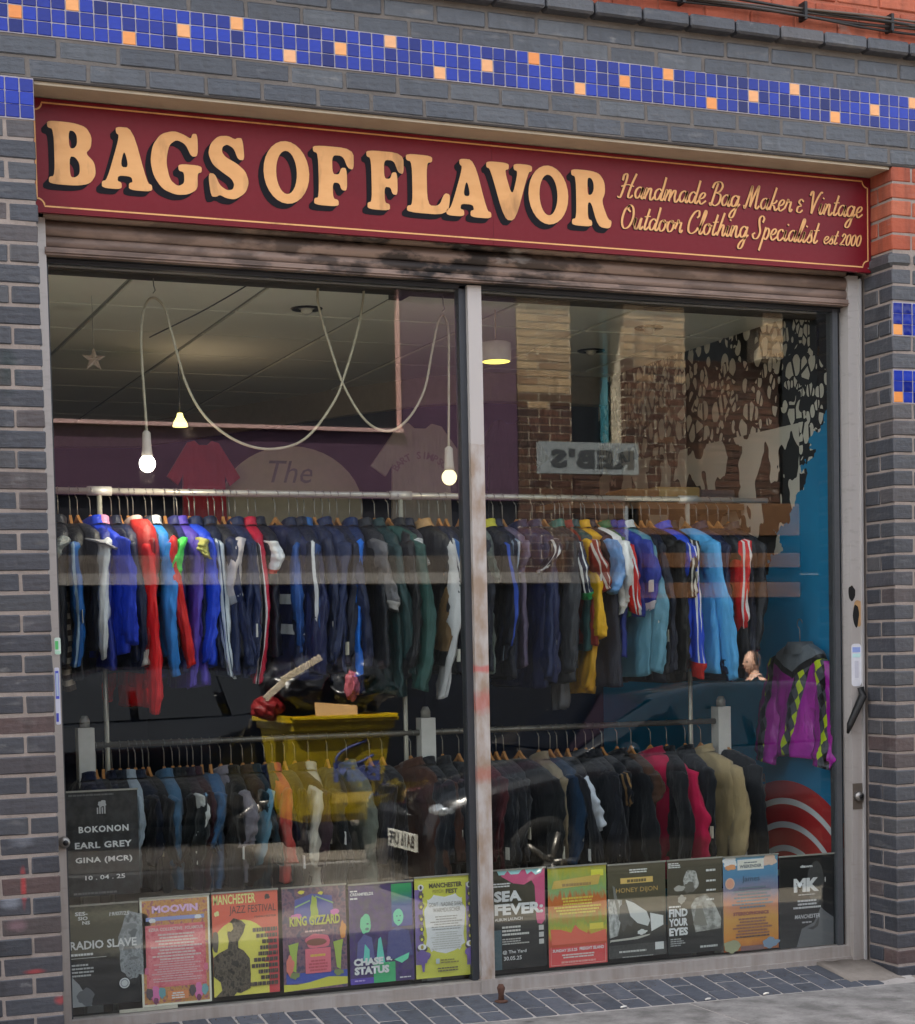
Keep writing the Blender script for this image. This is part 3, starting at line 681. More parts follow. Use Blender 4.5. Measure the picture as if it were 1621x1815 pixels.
SG = {
 'a': (.60, [[(.45, .42), (.3, .5), (.12, .4), (.05, .2), (.15, .02), (.3, .08), (.43, .32), (.48, .5), (.43, .15), (.5, .0), (.62, .12)]]),
 'n': (.60, [[(.0, .14), (.1, .46), (.14, .42), (.06, .0)], [(.1, .16), (.26, .46), (.38, .45), (.36, .18), (.4, .0), (.5, .01), (.62, .14)]]),
 'm': (.90, [[(.0, .14), (.1, .46), (.14, .42), (.06, .0)], [(.1, .16), (.26, .46), (.36, .45), (.32, .0)], [(.36, .16), (.54, .46), (.66, .45), (.64, .18), (.7, .0), (.8, .01), (.92, .14)]]),
 'd': (.62, [[(.42, .42), (.28, .5), (.1, .4), (.04, .2), (.14, .02), (.3, .08), (.42, .32)], [(.60, 1.02), (.5, .5), (.42, .12), (.5, .0), (.64, .14)]]),
 'e': (.46, [[(.06, .20), (.28, .28), (.38, .42), (.28, .5), (.12, .4), (.06, .18), (.18, .0), (.34, .06), (.48, .16)]]),
 'g': (.60, [[(.42, .42), (.28, .5), (.1, .4), (.04, .2), (.14, .02), (.3, .08), (.42, .32)], [(.48, .5), (.4, .0), (.28, -.4), (.12, -.5), (.02, -.4), (.14, -.2), (.4, -.02), (.6, .14)]]),
 'k': (.54, [[(.32, 1.02), (.18, .5), (.04, 0)], [(.46, .46), (.34, .34), (.14, .25), (.3, .18), (.4, .0), (.56, .1)]]),
 'r': (.48, [[(0, .14), (.12, .42), (.16, .54), (.22, .42), (.36, .43), (.32, .15), (.38, .0), (.5, .12)]]),
 'i': (.32, [[(.03, .14), (.14, .48), (.09, .15), (.16, .0), (.33, .14)], [(.22, .70), (.25, .76)]]),
 't': (.36, [[(.3, .92), (.18, .45), (.11, .12), (.18, 0), (.37, .14)], [(.03, .56), (.4, .60)]]),
 'u': (.60, [[(.02, .14), (.12, .48), (.08, .15), (.16, .0), (.3, .1), (.42, .45)], [(.46, .5), (.4, .15), (.46, .0), (.61, .14)]]),
 'o': (.52, [[(.28, .5), (.1, .4), (.04, .18), (.16, .0), (.34, .08), (.42, .3), (.34, .47), (.26, .47), (.38, .38), (.54, .42)]]),
 'l': (.34, [[(.02, .14), (.28, .6), (.40, .95), (.32, 1.04), (.2, .7), (.1, .15), (.18, 0), (.35, .14)]]),
 'h': (.56, [[(.36, 1.02), (.2, .5), (.04, 0)], [(.1, .18), (.28, .46), (.4, .44), (.37, .15), (.43, .0), (.57, .14)]]),
 'p': (.52, [[(.2, .54), (.06, .0), (-.08, -.52)], [(.12, .3), (.28, .5), (.42, .42), (.4, .18), (.26, .0), (.12, .08)]]),
 'c': (.44, [[(.4, .4), (.28, .5), (.1, .4), (.05, .18), (.16, .0), (.32, .04), (.46, .16)]]),
 's': (.40, [[(0, .1), (.18, .38), (.26, .56), (.28, .38), (.34, .14), (.2, 0), (.04, .06)], [(.2, 0), (.4, .12)]]),
 'H': (.92, [[(.12, .72), (.16, .95), (.32, 1.02), (.36, .85), (.24, .4), (.1, 0), (-.08, .02)], [(.9, 1.06), (.68, .55), (.56, .08), (.68, .0), (.84, .12)], [(.08, .46), (.45, .56), (.84, .5)]]),
 'B': (.70, [[(.36, .98), (.22, .5), (.08, 0), (-.02, .1)], [(.04, .74), (.18, .98), (.5, 1.04), (.66, .86), (.52, .62), (.3, .55)], [(.3, .55), (.6, .46), (.58, .14), (.34, -.02), (.12, .06)]]),
 'M': (1.0, [[(-.02, .12), (.06, .0), (.22, .5), (.36, 1.0), (.38, .5), (.36, .06)], [(.36, .06), (.56, .6), (.78, 1.02), (.74, .5), (.72, .1), (.82, .0), (.96, .14)]]),
 'V': (.68, [[(.02, .8), (.1, .98), (.2, .95), (.22, .5), (.24, .0)], [(.24, 0), (.46, .6), (.7, .98), (.82, .96)]]),
 'O': (.80, [[(.45, 1.02), (.16, .78), (.06, .3), (.24, 0), (.54, .1), (.72, .5), (.66, .88), (.45, 1.02), (.34, .86), (.52, .72)]]),
 'C': (.72, [[(.56, .7), (.68, .82), (.62, 1.02), (.36, .92), (.12, .55), (.1, .15), (.3, 0), (.56, .1), (.7, .28)]]),
 'S': (.62, [[(.56, .74), (.62, .92), (.48, 1.03), (.32, .9), (.36, .62), (.46, .32), (.34, .04), (.12, .0), (.0, .16), (.14, .26)]]),
 '&': (.50, [[(.42, .5), (.25, .6), (.12, .46), (.28, .32), (.1, .24), (.06, .06), (.24, 0), (.42, .12)]]),
 '2': (.44, [[(.06, .56), (.2, .76), (.36, .62), (.2, .3), (0, 0), (.18, .04), (.4, .0)]]),
 '0': (.46, [[(.28, .76), (.1, .6), (.05, .22), (.16, .0), (.32, .14), (.38, .52), (.28, .76)]]),
}
def script(text, xa, xb, zb, size, y, parent, name='script_lettering', shade=True, wt=.105):
    adv = 0; strokes = []
    for ch in text:
        if ch == ' ': adv += .28; continue
        wd, st = SG[ch]
        for s_ in st: strokes.append([(adv + p[0] + .22 * p[1], p[1]) for p in s_])
        adv += wd
    kx = (xb - xa) / (adv + .15)
    for lay, (dx, dz, col, yy, extra) in enumerate(((-.0035, -.0035, M_NAVY, y - .0008, .9), (0, 0, M_GOLD, y - .0016, 1.0)) if shade else ((0, 0, M_GOLD, y - .0016, 1.0),)):
        mb = MB()
        for i, s_ in enumerate(strokes):
            pts = [(xa + kx * p.x + dx, zb + size * p.y + dz) for p in catmull(s_, 7)]
            vs, fs = ribbon(pts, size * wt * extra, yy - .00001 * i, None, None, None, size * wt * .38 * extra); mb.add(vs, fs)
        mb.build(name if lay or not shade else name + '_shade', col, parent)
script('Handmade Bag Maker & Vintage', 2.535, 3.785, 3.468, .098, SY - .0012, sign)
script('Outdoor Clothing Specialist', 2.54, 3.545, 3.338, .098, SY - .0012, sign)
script('est 2000', 3.565, 3.775, 3.340, .066, SY - .0012, sign, wt=.13)

# ------------------------------------------------------------------ shop interior shell
CZ = 3.15
room = core
core('floor', [(-.2, .34, -.12, 3.95, 6.2, -.02)], plain('#4a3f35', .5))
core('display_plinth', [(.12, .345, -.02, 3.74, .45, .12)], plain('#1a1a1c', .7))
ceil = core('ceiling', [(-.2, .34, CZ, 3.95, 6.2, CZ + .1)], plain('#8f8e84', .9))
M_CT = plain('#e6e4d6', .95, 0, .2, .06, 18, .5)
gx0, gy0 = .575 - 1.2, .80 - .6
for i in range(8):
    for j in range(10):
        x = gx0 + .6 * i; y = gy0 + .6 * j
        if x + .6 < 0 or x > 3.8: continue
        a = max(x, -.15); b = min(x + .6, 3.81); c = max(y, .34); d = min(y + .6, 6.1)
        piece('ceiling_tile', (b - a - .022, d - c - .022, .012), ((a + b) / 2, (c + d) / 2, CZ - .004), M_CT, ceil, .003, 0, 1)
core('wall', [(-.25, .34, -.1, -.16, 6.2, CZ)], plain('#cfcac0', .9))
# back wall: straight, then running off to the left rear
def wall_strip(name, pts, z0, z1, mat, th=.08):
    vs = []; n = len(pts)
    for (x, y) in pts: vs += [(x, y, z0), (x, y, z1), (x + .0, y + th, z0), (x, y + th, z1)]
    fs = []
    for i in range(n - 1):
        a = 4 * i; b = a + 4
        fs += [(a, a + 1, b + 1, b), (a + 2, b + 2, b + 3, a + 3), (a, b, b + 2, a + 2), (a + 1, a + 3, b + 3, b + 1)]
    m = MB(); m.add(vs, fs); return m.build(name, mat, shop)
bw = [(3.9, 2.85), (3.05, 2.85), (2.75, 3.1), (2.45, 3.6), (1.6, 5.4), (-.2, 5.9)]
wall_strip('back_wall', bw, -.05, CZ, plain('#101f3c', .85))
wall_strip('bulkhead', [(x - .0, y - .12) for x, y in bw], CZ - .17, CZ - .002, plain('#a89c8a', .9), .1)
# right wall with a painted mural
def mural_mat():
    g = NG('mural'); o = g.co.outputs['Object']; s = g.sep(o); y, z = s[1], s[2]
    cv = g.n('CombineXYZ'); g.put(cv.inputs[0], y); g.put(cv.inputs[1], z)
    v = cv.outputs[0]
    nz = g.noise(v, 3.5, 2); nz2 = g.noise(v, 7, 3)
    blue = g.mix(g.noise(v, 4, 3), '#0878a8', '#0a92c8')
    # cells: larger ones near the middle of the mural
    e1 = g.vor(g.map(v, (1, .62, 1)), 23, 'DISTANCE_TO_EDGE'); e2 = g.vor(g.map(v, (1, .7, 1)), 13.0, 'DISTANCE_TO_EDGE')
    big = g.math('GREATER_THAN', nz, .5)
    e = g.math('ADD', g.math('MULTIPLY', e1, g.math('SUBTRACT', 1.0, big)), g.math('MULTIPLY', e2, big))
    cell = g.math('GREATER_THAN', e, g.math('ADD', .045, g.math('MULTIPLY', g.noise(v, 2.2, 1), .11)))
    f1 = g.vor(g.map(v, (1, .62, 1)), 23, 'F1'); f2 = g.vor(g.map(v, (1, .7, 1)), 13.0, 'F1')
    ff = g.math('ADD', g.math('MULTIPLY', f1, g.math('SUBTRACT', 1.0, big)), g.math('MULTIPLY', f2, big))
    cell = g.math('MULTIPLY', cell, g.math('LESS_THAN', ff, g.math('ADD', .40, g.math('MULTIPLY', nz, .22))))
    bw_ = g.mix(cell, '#06060c', '#dcd6c8')
    sheet_ = g.mix(g.math('GREATER_THAN', g.noise(g.map(v, (1, .6, 1), (4, 2, 0)), 5.5, 2), .5), '#070709', '#d5cfc2')
    blotch = g.math('MULTIPLY', g.math('LESS_THAN', z, 2.62), g.math('GREATER_THAN', y, .72))
    bw_ = g.mix(blotch, bw_, sheet_)
    low = g.math('SUBTRACT', 2.62, g.math('MULTIPLY', g.math('SUBTRACT', y, .5), 1.35))
    low = g.math('ADD', low, g.math('MULTIPLY', g.math('SUBTRACT', nz2, .5), .9))
    low = g.math('MAXIMUM', low, 1.9)
    m1 = g.math('GREATER_THAN', z, low)
    top = g.math('GREATER_THAN', g.math('ADD', z, g.math('MULTIPLY', g.math('SUBTRACT', .62, y), .9)), g.math('ADD', 2.9, g.math('MULTIPLY', nz, .15)))
    col = g.mix(m1, blue, g.mix(g.math('MULTIPLY', top, g.math('LESS_THAN', y, .62)), bw_, '#05060d'))
    # red and white arches
    dy = g.math('SUBTRACT', y, .86); dz = g.math('SUBTRACT', z, .12)
    rr = g.math('SQRT', g.math('ADD', g.math('MULTIPLY', dy, dy), g.math('MULTIPLY', dz, dz)))
    fr_ = g.math('FRACT', g.math('DIVIDE', g.math('SUBTRACT', .75, rr), .118))
    arc = g.mix(g.math('GREATER_THAN', fr_, .74), g.mix(g.noise(v, 12, 3), '#b32228', '#d03634'), '#e6e8ec')
    arc = g.mix(g.math('LESS_THAN', rr, .28), arc, '#3d2a86')
    col = g.mix(g.math('LESS_THAN', rr, .75), col, arc)
    return g.pbr(col, .6, 0, g.bump(g.noise(o, 30, 3), .1, .003), .4)
core('mural_wall', [(3.800, .335, -.1, 3.90, 2.9, CZ)], mural_mat())
# recessed downlights
for i, (px, py, lab) in enumerate(((543, 543, 'dark recessed downlight over the crossing cable loops'), (1047, 618, 'dark recessed downlight between the reflected brick piers'), (1150, 577, 'dark recessed downlight near the mural corner'))):
    d = at(px, py, 1.); k = (CZ - CAM.z) / (d.z - CAM.z); p = CAM + (d - CAM) * k
    t = thing('downlight', lab, 'downlight', (p.x, p.y, CZ - .012), 'recessed downlights')
    ring_ = [[(p.x + r_ * math.cos(2 * math.pi * q / 20), p.y + r_ * math.sin(2 * math.pi * q / 20), z_) for q in range(20)] for r_, z_ in ((.075, CZ - .0105), (.07, CZ - .016), (.045, CZ - .016), (.038, CZ - .0105))]
    MB().loft(ring_, False, False).build('bezel', plain('#221c18', .4, .5), t); MB().ball((p.x, p.y, CZ - .02), .028, 12, 8, (1, 1, .7)).build('lamp', plain('#d8d2c4', .2), t)
# dark ceiling track
a = at(727, 500, .5); a.z = CZ - .03; b = at(690, 522, .5)
m = MB().box(1.70, .36, CZ - .05, 1.76, .75, CZ - .012); tag(m.build('ceiling_track', M_BLACK), 'short black track on the ceiling left of the mullion', 'track')

# ------------------------------------------------------------------ cables and lamps
M_FLEX = plain('#b9ae95', .5)
def bulb_fitting(px, py, Y, label, glow, light, cable, caplen=.09):
    p = at(px, py, Y); t = thing('pendant_bulb', label, 'light bulb', tuple(p), 'bare bulbs on loose flex')
    MB().ball(p, .033, 16, 12, (1, 1, 1.05)).build('bulb', glow, t)
    MB().tube([p + Vector((0, 0, .030)), p + Vector((0, 0, .05)), p + Vector((0, 0, .08)), p + Vector((0, 0, .125)), p + Vector((0, 0, .135))], [.024, .021, .019, .017, .006], 14).build('bulb_holder', plain('#cfc4b4', .4), t)
    pts = [p + Vector((0, 0, .13))] + [at(x, y, Y) for x, y in cable]
    MB().tube(catmull([tuple(q) for q in pts], 8), .0055, 8).build('flex', M_FLEX, t)
    if light:
        l = bpy.data.lights.new('bulb_light', 'POINT'); l.energy = light; l.shadow_soft_size = .034; l.color = (1, .86, .66)
        lo = bpy.data.objects.new('bulb_light', l); COL.objects.link(lo); lo.location = p + Vector((0, 0, -.045)); lo.parent = t; lo.matrix_parent_inverse = t.matrix_basis.inverted()
    return t
bulb_fitting(261, 822, .55, 'lit white bulb hanging on a looped flex above the left rail', emit((1, .95, .84), 5), 1.3,
    [(259, 750), (252, 650), (250, 590), (256, 545), (271, 528), (291, 545), (304, 590), (330, 680), (365, 740), (420, 782), (480, 796), (540, 778), (590, 715), (612, 660), (635, 580), (643, 530), (645, 505)])
g = NG('opal_bulb'); z = g.sep(g.co.outputs['Object'])[2]
M_OPAL = emit((1, .83, .45), .45)
bulb_fitting(796, 846, .55, 'dim yellowish bulb hanging beside the window mullion', M_OPAL, .12,
    [(795, 760), (795, 640), (794, 585), (786, 560), (776, 572), (766, 620), (752, 690), (725, 740), (690, 764), (650, 748), (612, 690), (585, 615), (565, 545), (563, 515), (568, 498)])
for i, (px, py, lab) in enumerate(((271, 520, 'small hook holding the left flex loop to the ceiling'), (568, 497, 'small ceiling hook at the top of the middle flex loop'), (644, 500, 'small ceiling hook right of the middle flex loop'), (784, 552, 'small hook holding the flex of the dim bulb'))):
    p = at(px, py, .55); m = MB().tube([(p.x, p.y, p.z), (p.x + .01, p.y, p.z + .012), (p.x + .004, p.y, p.z + .03), (p.x, p.y, CZ - .005)], .0025, 6)
    tag(m.build('cable_hook', M_STEEL), lab, 'hook', 'hooks for the hanging flex')
# thin dark line strung across
p0 = at(470, 487, .5); p1 = at(265, 598, 1.3); MBt = MB().tube(catmull([tuple(p0), tuple((p0 + p1) / 2 + Vector((0, 0, -.01))), tuple(p1)], 8), .003, 6)
tag(MBt.build('strung_wire', M_DGREY), 'thin dark wire strung under the ceiling tiles', 'wire')
# paper star
p = at(166, 637, 1.2); pts = []
m = MB(); vs = [(p.x, p.y - .018, p.z), (p.x, p.y + .018, p.z)]
for k in range(10):
    r_ = .055 if k % 2 == 0 else .022; a = math.pi / 2 + k * math.pi / 5; vs.append((p.x + r_ * math.cos(a), p.y, p.z + r_ * math.sin(a)))
m.add(vs, [(0, 2 + (k + 1) % 10, 2 + k) for k in range(10)] + [(1, 2 + k, 2 + (k + 1) % 10) for k in range(10)])
st = thing('star_ornament', 'small silvery five pointed star hanging under the ceiling at left', 'ornament', (p.x, p.y, p.z)); m.build('star', plain('#d9c7bd', .3, .4), st)
MB().tube([(p.x, p.y, p.z + .05), (p.x, p.y, CZ - .012)], .0012, 5).build('thread', M_STEEL, st)
# drum pendant by the mullion
p = at(879, 641, 1.0); t = thing('pendant_lamp', 'white drum pendant lamp glowing yellow beside the mullion', 'lamp', (p.x, p.y, p.z))
rings = [[(p.x + r_ * math.cos(2 * math.pi * q / 28), p.y + r_ * math.sin(2 * math.pi * q / 28), z_) for q in range(28)] for r_, z_ in ((.068, p.z), (.070, p.z), (.070, p.z + .085), (.066, p.z + .088), (.01, p.z + .09))]
MB().loft(rings, False, True).build('shade', plain('#ded9d3', .6), t)
MB().tube([(p.x, p.y, p.z + .012), (p.x, p.y, p.z - .0015)], .064, 28).build('diffuser', emit((1, .80, .12), .55), t)
MB().tube([(p.x, p.y, p.z + .09), (p.x, p.y, CZ - .012)], .004, 6).build('flex', M_FLEX, t)
# small yellow lamp deep inside
p = at(319, 746, 2.5); t = thing('small_lamp', 'small glowing yellow bell shaped lamp deep in the shop', 'lamp', tuple(p))
MB().tube([p + Vector((0, 0, -.03)), p + Vector((0, 0, -.01)), p + Vector((0, 0, .02)), p + Vector((0, 0, .04))], [.04, .036, .018, .014], 14).build('shade', emit((1, .8, .25), .7), t)
MB().tube([p + Vector((0, 0, .04)), (p.x, p.y, CZ - .012)], .003, 6).build('flex', M_DGREY, t)
def lamp_light(p, en, col, par, r=.03):
    l = bpy.data.lights.new('lamp_light', 'POINT'); l.energy = en; l.shadow_soft_size = r; l.color = col
    lo_ = bpy.data.objects.new('lamp_light', l); COL.objects.link(lo_); lo_.location = p; lo_.parent = par; lo_.matrix_parent_inverse = par.matrix_basis.inverted()
lamp_light(p + Vector((.05, -.02, -.06)), .4, (1, .72, .5), t)
# ------------------------------------------------------------------ posters inside the glass
PY = .3135
class Poster:
    def __init__(s, name, label, x0, x1, z1, z0, paper, cat='poster', tilt=0):
        s.x0, s.w, s.z0, s.h = x0, x1 - x0, z0, z1 - z0
        s.t = thing(name, label, cat, (x0, PY, z0)); s.k = 0
        s.mat = paper if not isinstance(paper, str) else ink(paper, .5)
        MB().box(x0, PY, z0, x1, PY + .001, z1).build('paper', s.mat, s.t)
        MB().box(x0 - .002, PY - .0062, z1 - .003, x1 + .002, PY + .0015, z1 + .004).build('clear_rail', plain('#9a978f', .25), s.t)
    def y(s): s.k += 1; return PY - .0001 - .00022 * s.k
    def P(s, u, v): return (s.x0 + s.w * u, s.z0 + s.h * v)
    def sheet(s, pts, col, name='artwork'):
        y = s.y(); vs, tr = poly([s.P(*p) for p in pts])
        F = [t if ((vs[t[1]] - vs[t[0]]).cross(vs[t[2]] - vs[t[0]])).z > 0 else t[::-1] for t in tr]
        m = mesh_py(name, [(v.x, y, v.y) for v in vs], F)
        return link(name, m, s.t, ink(col) if isinstance(col, (str, tuple)) else col)
    def rect(s, u0, v0, u1, v1, col, name='artwork'): return s.sheet([(u0, v0), (u1, v0), (u1, v1), (u0, v1)], col, name)
    def oval(s, u, v, ru, rv, col, amp=0, seed=0, n=26):
        pts = []
        for i in range(n):
            a = 2 * math.pi * i / n; q = 1 + amp * mnoise.noise(Vector((math.cos(a) * 1.6 + seed * 5.3, math.sin(a) * 1.6, seed)))
            pts.append((u + ru * q * math.cos(a), v + rv * q * math.sin(a)))
        return s.sheet(pts, col)
    def text(s, body, u0, u1, v, col, bold=.0, shear=0, h=None, spacing=1.0):
        y = s.y(); m, hh = fit_text(body, s.x0 + s.w * u0, s.x0 + s.w * u1, bold, shear, spacing, h * s.h if h else None)
        for p in m.vertices: p.co = Vector((p.co.x, y, s.z0 + s.h * v + p.co.y))
        return link('lettering', m, s.t, ink(col))
    def lines(s, u0, u1, v0, v1, n, col, align='C', fill=.55, dash=True, seed=1):
        """rows of small print too fine to read"""
        y = s.y(); rr = random.Random(seed); mb = MB(); hh = (v1 - v0) / n
        for i in range(n):
            L = (u1 - u0) * rr.uniform(.62, 1.0); a = u0 if align == 'L' else (u1 - L if align == 'R' else (u0 + u1) / 2 - L / 2)
            x = a; zb = v1 - hh * (i + 1)
            while x < a + L - .005:
                d = rr.uniform(.02, .07) if dash else L
                d = min(d, a + L - x); p, q = s.P(x, zb), s.P(x + d * .86, zb + hh * fill)
                mb.add([(p[0], y, p[1]), (q[0], y, p[1]), (q[0], y, q[1]), (p[0], y, q[1])], [(0, 1, 2, 3)]); x += d
        return mb.build('small_print', ink(col), s.t)
def blend(stops, axis=2, n=.35, scale=9, dist=(1, 1, 1)):
    """paper in a soft run of colours"""
    g = NG('print'); o = g.co.outputs['Generated']; v = g.sep(o)[axis]
    f = g.math('ADD', v, g.math('MULTIPLY', g.math('SUBTRACT', g.noise(g.map(o, dist), scale, 4), .5), n))
    return g.pbr(g.ramp(f, stops), .5)
def mottled(c0, c1, c2=None, scale=14, lo=.4, hi=.6):
    g = NG('print'); o = g.co.outputs['Generated']
    st = [(lo, c0), (hi, c1)] if c2 is None else [(lo, c0), ((lo + hi) / 2, c1), (hi, c2)]
    return g.pbr(g.ramp(g.noise(g.map(o, (1, 1, 1.4)), scale, 5), st), .5)
# black banner
p = Poster('gig_poster', 'black poster with white outlined names hanging at the left above the poster row', .143, .424, 1.028, .612, mottled('#1b1b1d', '#26272a', '#303134', 8))
p.text('BOKONON', .16, .86, .605, '#b9b9b9', .03, 0, .062, 1.15); p.text('EARL GREY', .1, .9, .455, '#b9b9b9', .03, 0, .062, 1.1); p.text('GINA (MCR)', .1, .9, .305, '#b9b9b9', .03, 0, .068, 1.1)
p.text('10 . 04 . 25', .23, .79, .155, '#c2c2c2', .015, 0, .042)
p.lines(.06, .97, .02, .055, 1, '#55565a', 'L'); p.lines(.03, .97, .955, .985, 1, '#45464a', 'L')
for i in range(4): p.rect(.42 + i * .034, .78, .44 + i * .034, .84 + .012 * (i % 2), '#8e8e90')
p.oval(.5, .875, .06, .032, '#8e8e90', .5, 3)
# poster row
p = Poster('gig_poster', 'dark olive poster with a grey face, first in the row', .137, .412, .578, .176, blend([(.0, '#15171a'), (.44, '#1d1e20'), (.52, '#5a5646'), (.78, '#4d4a3b'), (.9, '#6d6a55'), (1, '#35332c')], 2, .16, 6, (2, 1, 5)))  # olive upper part is the reflected sunlit road, painted into the paper
p.oval(.97, .58, .27, .33, mottled('#8a8e90', '#a9adaf', '#6c7073', 5), .35, 2); p.oval(.90, .76, .08, .03, '#6b6f72', .3, 4); p.oval(.98, .60, .05, .09, '#85898c', .4, 5); p.oval(1.0 - .1, .36, .12, .12, mottled('#7f8386', '#9da1a4', '#66696c', 6), .5, 6); p.oval(.92, .44, .07, .015, '#55585b', .3, 7)
p.sheet([(.0, .0), (.3, .0), (.12, .22), (.02, .3)], '#8d9093'); p.oval(.2, .09, .12, .08, '#50545a', .4, 8)
p.text('RADIO SLAVE', .005, .965, .565, '#e9e9e6', .025, .0, .085); p.lines(.0, .5, .505, .545, 1, '#c9c9c4', 'L'); p.rect(0, .478, .52, .483, '#b9b9b4')
p.text('SES-', .09, .27, .90, '#e2e2de', .03, 0, .038); p.text('SIO', .13, .27, .855, '#e2e2de', .03, 0, .036); p.text('NS', .19, .30, .81, '#e2e2de', .03, 0, .036)
p.text('19/07/25', .58, .87, .878, '#e0e0dc', .015, .15, .038); p.lines(.02, .38, .30, .44, 4, '#a9abac', 'L', .5); p.oval(.77, .2, .075, .052, '#c6c8c8'); p.oval(.77, .2, .06, .042, '#7d8285'); p.oval(.77, .2, .045, .03, '#b8baba')
p = Poster('gig_poster', 'pale pink poster in an orange ornamental border, second in the row', .419, .703, .588, .150, '#e3c4b4')
p.rect(.03, .02, .97, .975, mottled('#c98a5a', '#d9a45f', '#b06a75', 16), 'border'); p.rect(.07, .17, .93, .745, mottled('#e0717b', '#ea8289', '#d95f6d', 5))
p.rect(.045, .30, .955, .36, '#c05f7a'); p.rect(.10, .185, .90, .72, mottled('#e87f88', '#ef9096', '#e2707c', 7))
p.text('MOOVIN', .17, .83, .855, '#c9a2d8', .05, .0, .07); p.rect(.08, .785, .92, .82, '#7e86b5'); p.oval(.17, .79, .05, .02, '#e9e6e6', .3, 1); p.oval(.83, .8, .05, .02, '#e9e6e6', .3, 2)
p.text('EZRA COLLECTIVE', .12, .60, .69, '#f0b9b4', .02, 0, .03); p.text('FOLAMOUR', .64, .90, .69, '#f0b9b4', .02, 0, .03)
p.lines(.12, .90, .42, .675, 9, '#f2b0ac'); p.lines(.14, .88, .22, .42, 9, '#ee9c9e')
for u in (.19, .81):
    p.oval(u, .105, .06, .085, '#d6679a', .2, u); p.oval(u - .09, .12, .05, .05, '#4a3a40', .3, u); p.oval(u + .09, .12, .05, .05, '#5f8f96', .3, u); p.oval(u, .05, .035, .03, '#6a2f4e', .2, u)
p.rect(.36, .05, .66, .13, '#c87a4b'); p.lines(.39, .63, .06, .125, 3, '#ecd9c4')
p = Poster('gig_poster', 'red and yellow jazz festival poster with a dark figure, third in the row', .713, .990, .588, .163, '#d8543f')
p.oval(.42, .46, .43, .27, '#d9bd4a'); p.rect(.0, .0, .84, .30, '#d9bd4a'); p.rect(.84, 0, 1, .62, '#b8353a')
p.text('MANCHESTER', .02, .66, .885, '#ead07a', .02, 0, .095); p.text('JAZZ FESTIVAL', .26, .97, .77, '#3f2f2b', .0, 0, .095); p.text('MANCHESTER', .64, .97, .738, '#3f2f2b', .0, 0, .018)
p.oval(.84, .935, .04, .027, '#3a2d2a', .6, 2, 16); p.oval(.07, .80, .04, .026, '#e6cf86', .5, 3, 16)
p.sheet([(.02, .0), (.3, .0), (.34, .03), (.40, .02), (.55, .06), (.56, .2), (.55, .35), (.46, .43), (.38, .46), (.38, .52), (.46, .60), (.50, .68), (.44, .72), (.32, .75), (.24, .70), (.22, .60), (.24, .53), (.22, .46), (.08, .42), (.0, .38), (.0, .2), (.1, .14), (.12, .06)], mottled('#4a4238', '#6d6152', '#302a25', 9))
p.oval(.26, .665, .05, .045, '#c9b24c', .2, 2); p.oval(.04, .53, .05, .10, '#4a4238', .3, 7)
for i, (a, wd) in enumerate(((.58, .40), (.50, .48), (.74, .24), (.60, .38), (.56, .42), (.55, .43), (.54, .44), (.57, .41), (.6, .38), (.42, .56))):
    p.lines(a, a + wd, .60 - .058 * i, .645 - .058 * i, 1, '#40322c', 'R', .85, True, i)
p = Poster('gig_poster', 'busy pink, blue and lime poster with yellow-green title, fourth in the row', 1.008, 1.285, .588, .157, mottled('#6a5068', '#8f6a78', '#57506a', 9))
p.rect(.04, .07, 1, .17, '#2c3f96'); p.sheet([(.0, .02), (.0, .07), (.2, .06), (.4, .075), (.7, .115), (1, .1), (1, .03), (.0, .0)], '#b9b53a')
p.sheet([(.18, .72), (.46, .62), (.8, .74), (.78, .9), (.46, .93), (.2, .88)], '#4a4f8e'); p.oval(.5, .78, .06, .13, '#9aa63c', .6, 2); p.sheet([(.2, .80), (.44, .86), (.43, .87), (.2, .815)], '#8fb06a'); p.sheet([(.8, .82), (.52, .9), (.52, .91), (.8, .835)], '#8fb06a')
p.oval(.22, .72, .09, .025, '#d96aa0', .3, 3); p.oval(.82, .74, .07, .03, '#d96aa0', .3, 4); p.oval(.3, .95, .05, .02, '#c9b93a', .4, 9); p.oval(.6, .93, .04, .015, '#c9b93a', .4, 8)
p.text('KING GIZZARD', .11, .9, .625, '#b8b548', .03, 0, .095); p.lines(.27, .73, .56, .59, 1, '#c9a2a0')
p.rect(.34, .16, .74, .40, '#d65f6e'); p.oval(.54, .47, .2, .07, '#d65f6e', .2, 1); p.oval(.52, .46, .16, .035, '#7a4a3a'); p.lines(.36, .72, .32, .36, 1, '#d9a33e'); p.lines(.37, .71, .18, .30, 4, '#a83f4c')
for u in (.16, .86): p.sheet([(u - .08, .45), (u + .08, .47), (u + .05, .36), (u + .03, .18), (u - .03, .2), (u - .06, .38)], '#93a543'); p.oval(u, .15, .08, .03, '#6d7a46', .5, u)
p.oval(.1, .25, .06, .1, '#c96a5a', .4, 5); p.oval(.94, .56, .05, .08, '#d9823e', .5, 6)
p = Poster('gig_poster', 'violet and green poster with two green tinted figures, fifth in the row', 1.298, 1.585, .582, .160, mottled('#463a68', '#544079', '#57506a', 5))
p.rect(.0, .0, .36, .06, '#4a3596'); p.rect(.66, .55, .98, .98, blend([(0, '#4a4f9e'), (.5, '#3f62a0'), (.8, '#3d9a6a'), (1, '#47b070')], 2, .05)); p.rect(.36, .0, .70, .20, '#2f9a62')
p.text('CREAMFIELDS', .02, .38, .885, '#d6d6da', .03, 0, .03); p.lines(.02, .2, .925, .95, 1, '#c9c9cc', 'L'); p.lines(.02, .2, .85, .88, 1, '#c9c9cc', 'L')
